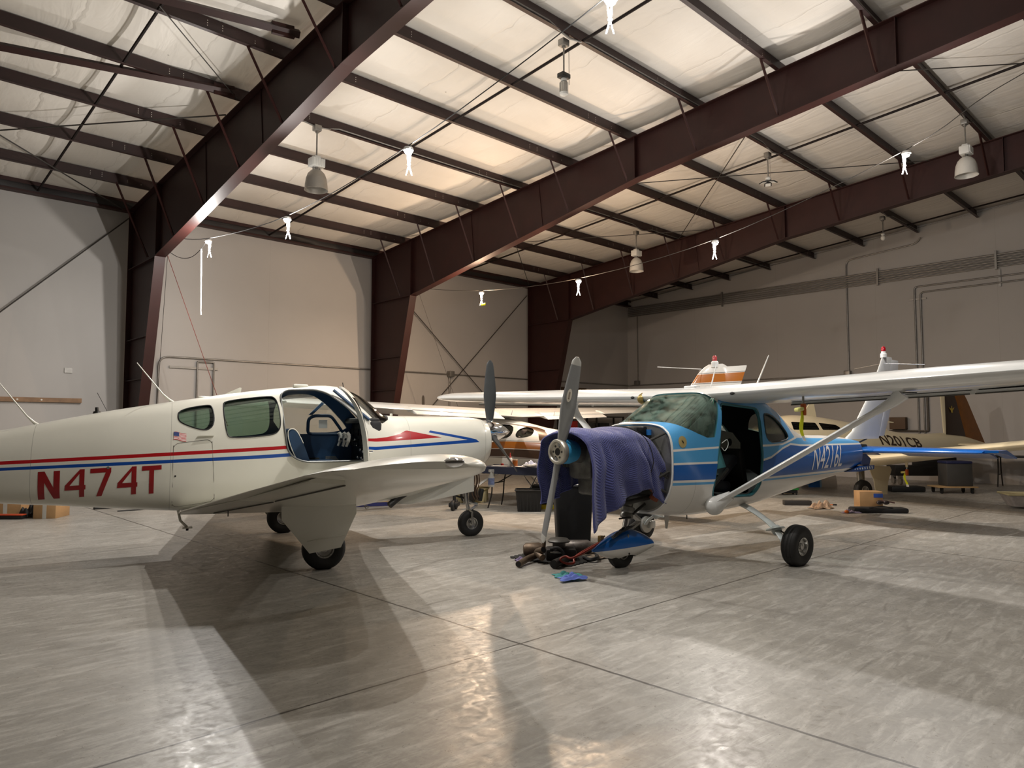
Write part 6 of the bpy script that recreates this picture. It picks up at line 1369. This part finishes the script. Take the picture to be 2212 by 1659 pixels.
# conduits along the purlins
def pcond(y, x0, x1, lab, boxes):
    z = pb(y)+.055; yy = y-.03; pts = [(x0, yy, z)]
    for bx in boxes: pts += [(bx-.42, yy, z), (bx-.2, yy-.005, z-.06), (bx+.0, yy, z-.09), (bx+.2, yy-.005, z-.06), (bx+.42, yy, z)]
    pts.append((x1, yy, z)); q = []
    return one('purlin_conduit', MB().tube([Vector(p) for p in pts], .014, 8), GALV, lab, 'conduit', 'purlin conduits')
pcond(YP[3], 4.7, 22, 'thin conduit running along the fourth purlin and dipping to the dome lamps', (5.77, 15.0))
pcond(YP[6], -7, 22, 'thin conduit running along the seventh purlin and dipping to the hanging lamps', (7.28, 13.32, 19.58))
pcond(YP[8], -7, 22, 'thin conduit running along the ninth purlin at the right', (15.05,))
t = thing('smoke_detector', 'round white and black detector under the middle frame', 'detector', (11.0, 6.9, 6.36)); MB().lathe([(.001, 0), (.06, 0), (.07, .03), (.07, .06)], (0, 0, 0), (0, 0, 1), 20).done('cover', WP, t); MB().lathe([(.075, .06), (.075, .13), (.001, .13)], (0, 0, 0), (0, 0, 1), 20).done('base', BLK, t)
for i, (y, z) in enumerate(((6.62, 6.46), (5.18, 6.58), (3.8, 6.70), (2.22, 6.82))):
    one('hanger_strap', MB().tube([(11.0, y, z-.05), (11.0, y, z+.08)], .01, 4, 0, .4), DKM, ('leftmost', 'second from left', 'third from left', 'rightmost')[i]+' short hanger strap below the middle frame', 'strap', 'hanger straps')
one('drop_tube', MB().tube([(4.85, 13.45, 4.78), (4.85, 13.40, 3.62), (4.85, 13.38, 3.54)], .011, 8), mat('white_tube', 'f2f2f2', .4, 0, 0), 'thin white tube hanging straight down below the leftmost bright work light', 'tube')
# ================================================================ work lights clipped on two wires
EM = mat('glowing_led', 'ffffff', .4, 0, 0, emit='fff0dc', estr=60); CLW = mat('white_clamp_metal', 'd8d8d6', .35, .3, .05)
W1 = [(4.85, y, z) for y, z in ((15.2, 5.34), (13.12, 4.92), (10.0, 4.66), (6.88, 4.83), (3.82, 5.32), (.9, 6.0), (-1.5, 6.6))]
W2 = [(11.0, y, z) for y, z in ((15.6, 5.2), (12.59, 4.70), (9.56, 4.53), (6.42, 4.74), (3.35, 5.45), (1.93, 6.06), (-1.5, 6.9))]
one('light_wire', MB().tube(spl(W1, 6), .006, 6), BLK, 'black wire carrying work lights beyond the nearest frame', 'wire', 'light wires')
one('light_wire', MB().tube(spl(W2, 6), .006, 6), CABLE, 'grey wire carrying work lights beyond the middle frame', 'wire', 'light wires')
one('slack_cable', MB().tube(spl([(4.7, 14.9, 5.0), (4.8, 14.5, 4.80), (4.85, 14.0, 4.72), (4.85, 13.5, 4.78), (4.85, 13.15, 4.9)], 6), .006, 6), BLK, 'drooping black cable from the nearest column to the leftmost work light', 'cable')
WIRE_LIGHTS = []
def cliplight(p, lab, lit, col, power, away=False):
    t = thing('clip_light', lab, 'work light', p, R(-43), 'clip lights on wires')
    MB().lathe([(.001, .03), (.05, .028), (.062, .01), (.06, -.01)], (0, 0, 0), (0, 0, 1), 24).done('lamp_head', CLW, t)
    MB().sphere((0, 0, -.022), .048, 0, (1, 1, .75), 12).done('led_lens', EM if lit else LG, t)
    for sg in (-1, 1):
        b = MB(); b.tube([(sg*.02, .07, .01), (sg*.012, .065, -.10), (-sg*.002, .06, -.17), (-sg*.035, .06, -.29)], [.012, .014, .014, .010], 8, 0, .6); b.done('clamp_arm', CLW, t)
    b = MB(); b.cyl((-.02, .06, -.16), (.02, .06, -.16), .014, n=10); b.done('spring', DKM, t); MB().tube([(0, 0, .03), (0, .0, .05)], .012, 8).done('hook', DKM, t)
    return t
names1 = ['leftmost bright work light on the wire by the nearest frame', 'second bright work light on the nearest wire, left of the grey dome lamp', 'bright work light on the nearest wire right of the grey dome lamp', 'work light cut by the top edge of the picture']
names2 = ['bright work light with yellow tag above the white aeroplane nose', 'bright work light in front of the far column right of centre', 'work light on the far wire turned away, right of the small pale dome lamp', 'work light on the far wire turned away, left of the large pale dome lamp']
for (x, y, z), lab in zip(W1[1:5], names1): cliplight((x, y, z-.05), lab, True, 0, 0)
for i, ((x, y, z), lab) in enumerate(zip(W2[1:5], names2)): cliplight((x, y, z-.05), lab, i < 2, 0, 0)
one('yellow_tag', MB().box((11.0, 12.52, 4.36), (.02, .14, .05), None, 0, .005), mat('fluorescent_yellow_ribbon', 'd8dc12'), 'yellow tag hanging under the bright work light above the white nose', 'tag')
EXPO = 0
for (x, y, z) in W1[1:6]: WIRE_LIGHTS.append((x, y, z-.10, (140, 70) if y > 12.5 else ((185, 85) if y > 9 else ((155, 70) if y > 2 else (110, 40))), 'fffaf4'))
for i, (x, y, z) in enumerate(W2[1:5]): WIRE_LIGHTS.append((x, y, z-.10, ((190, 130), (190, 130), (165, 120), (160, 120))[i], ('ffdcb8', 'ffdcb8', 'fff6ec', 'fffaf4')[i]))
# ================================================================ lights and view
w = bpy.data.worlds.new('World'); SC.world = w; w.use_nodes = True
w.node_tree.nodes['Background'].inputs[0].default_value = (.9, .95, 1, 1); w.node_tree.nodes['Background'].inputs[1].default_value = .0
for x, y, z, (pw, pa), c in WIRE_LIGHTS:
    l = bpy.data.lights.new('work_light_glow', 'POINT'); l.energy = pw; l.color = srgb(c)[:3]; l.shadow_soft_size = .03
    o = bpy.data.objects.new('work_light_glow', l); COL.objects.link(o); o.location = (x, y, z-.09)
    l = bpy.data.lights.new('work_light_flood', 'AREA'); l.shape = 'DISK'; l.size = .1; l.energy = pa; l.color = srgb(c)[:3]
    o = bpy.data.objects.new('work_light_flood', l); COL.objects.link(o); o.location = (x, y, z-.012)
vs = SC.view_settings; vs.view_transform = 'Standard'; vs.look = 'None'; vs.gamma = 1; vs.exposure = EXPO
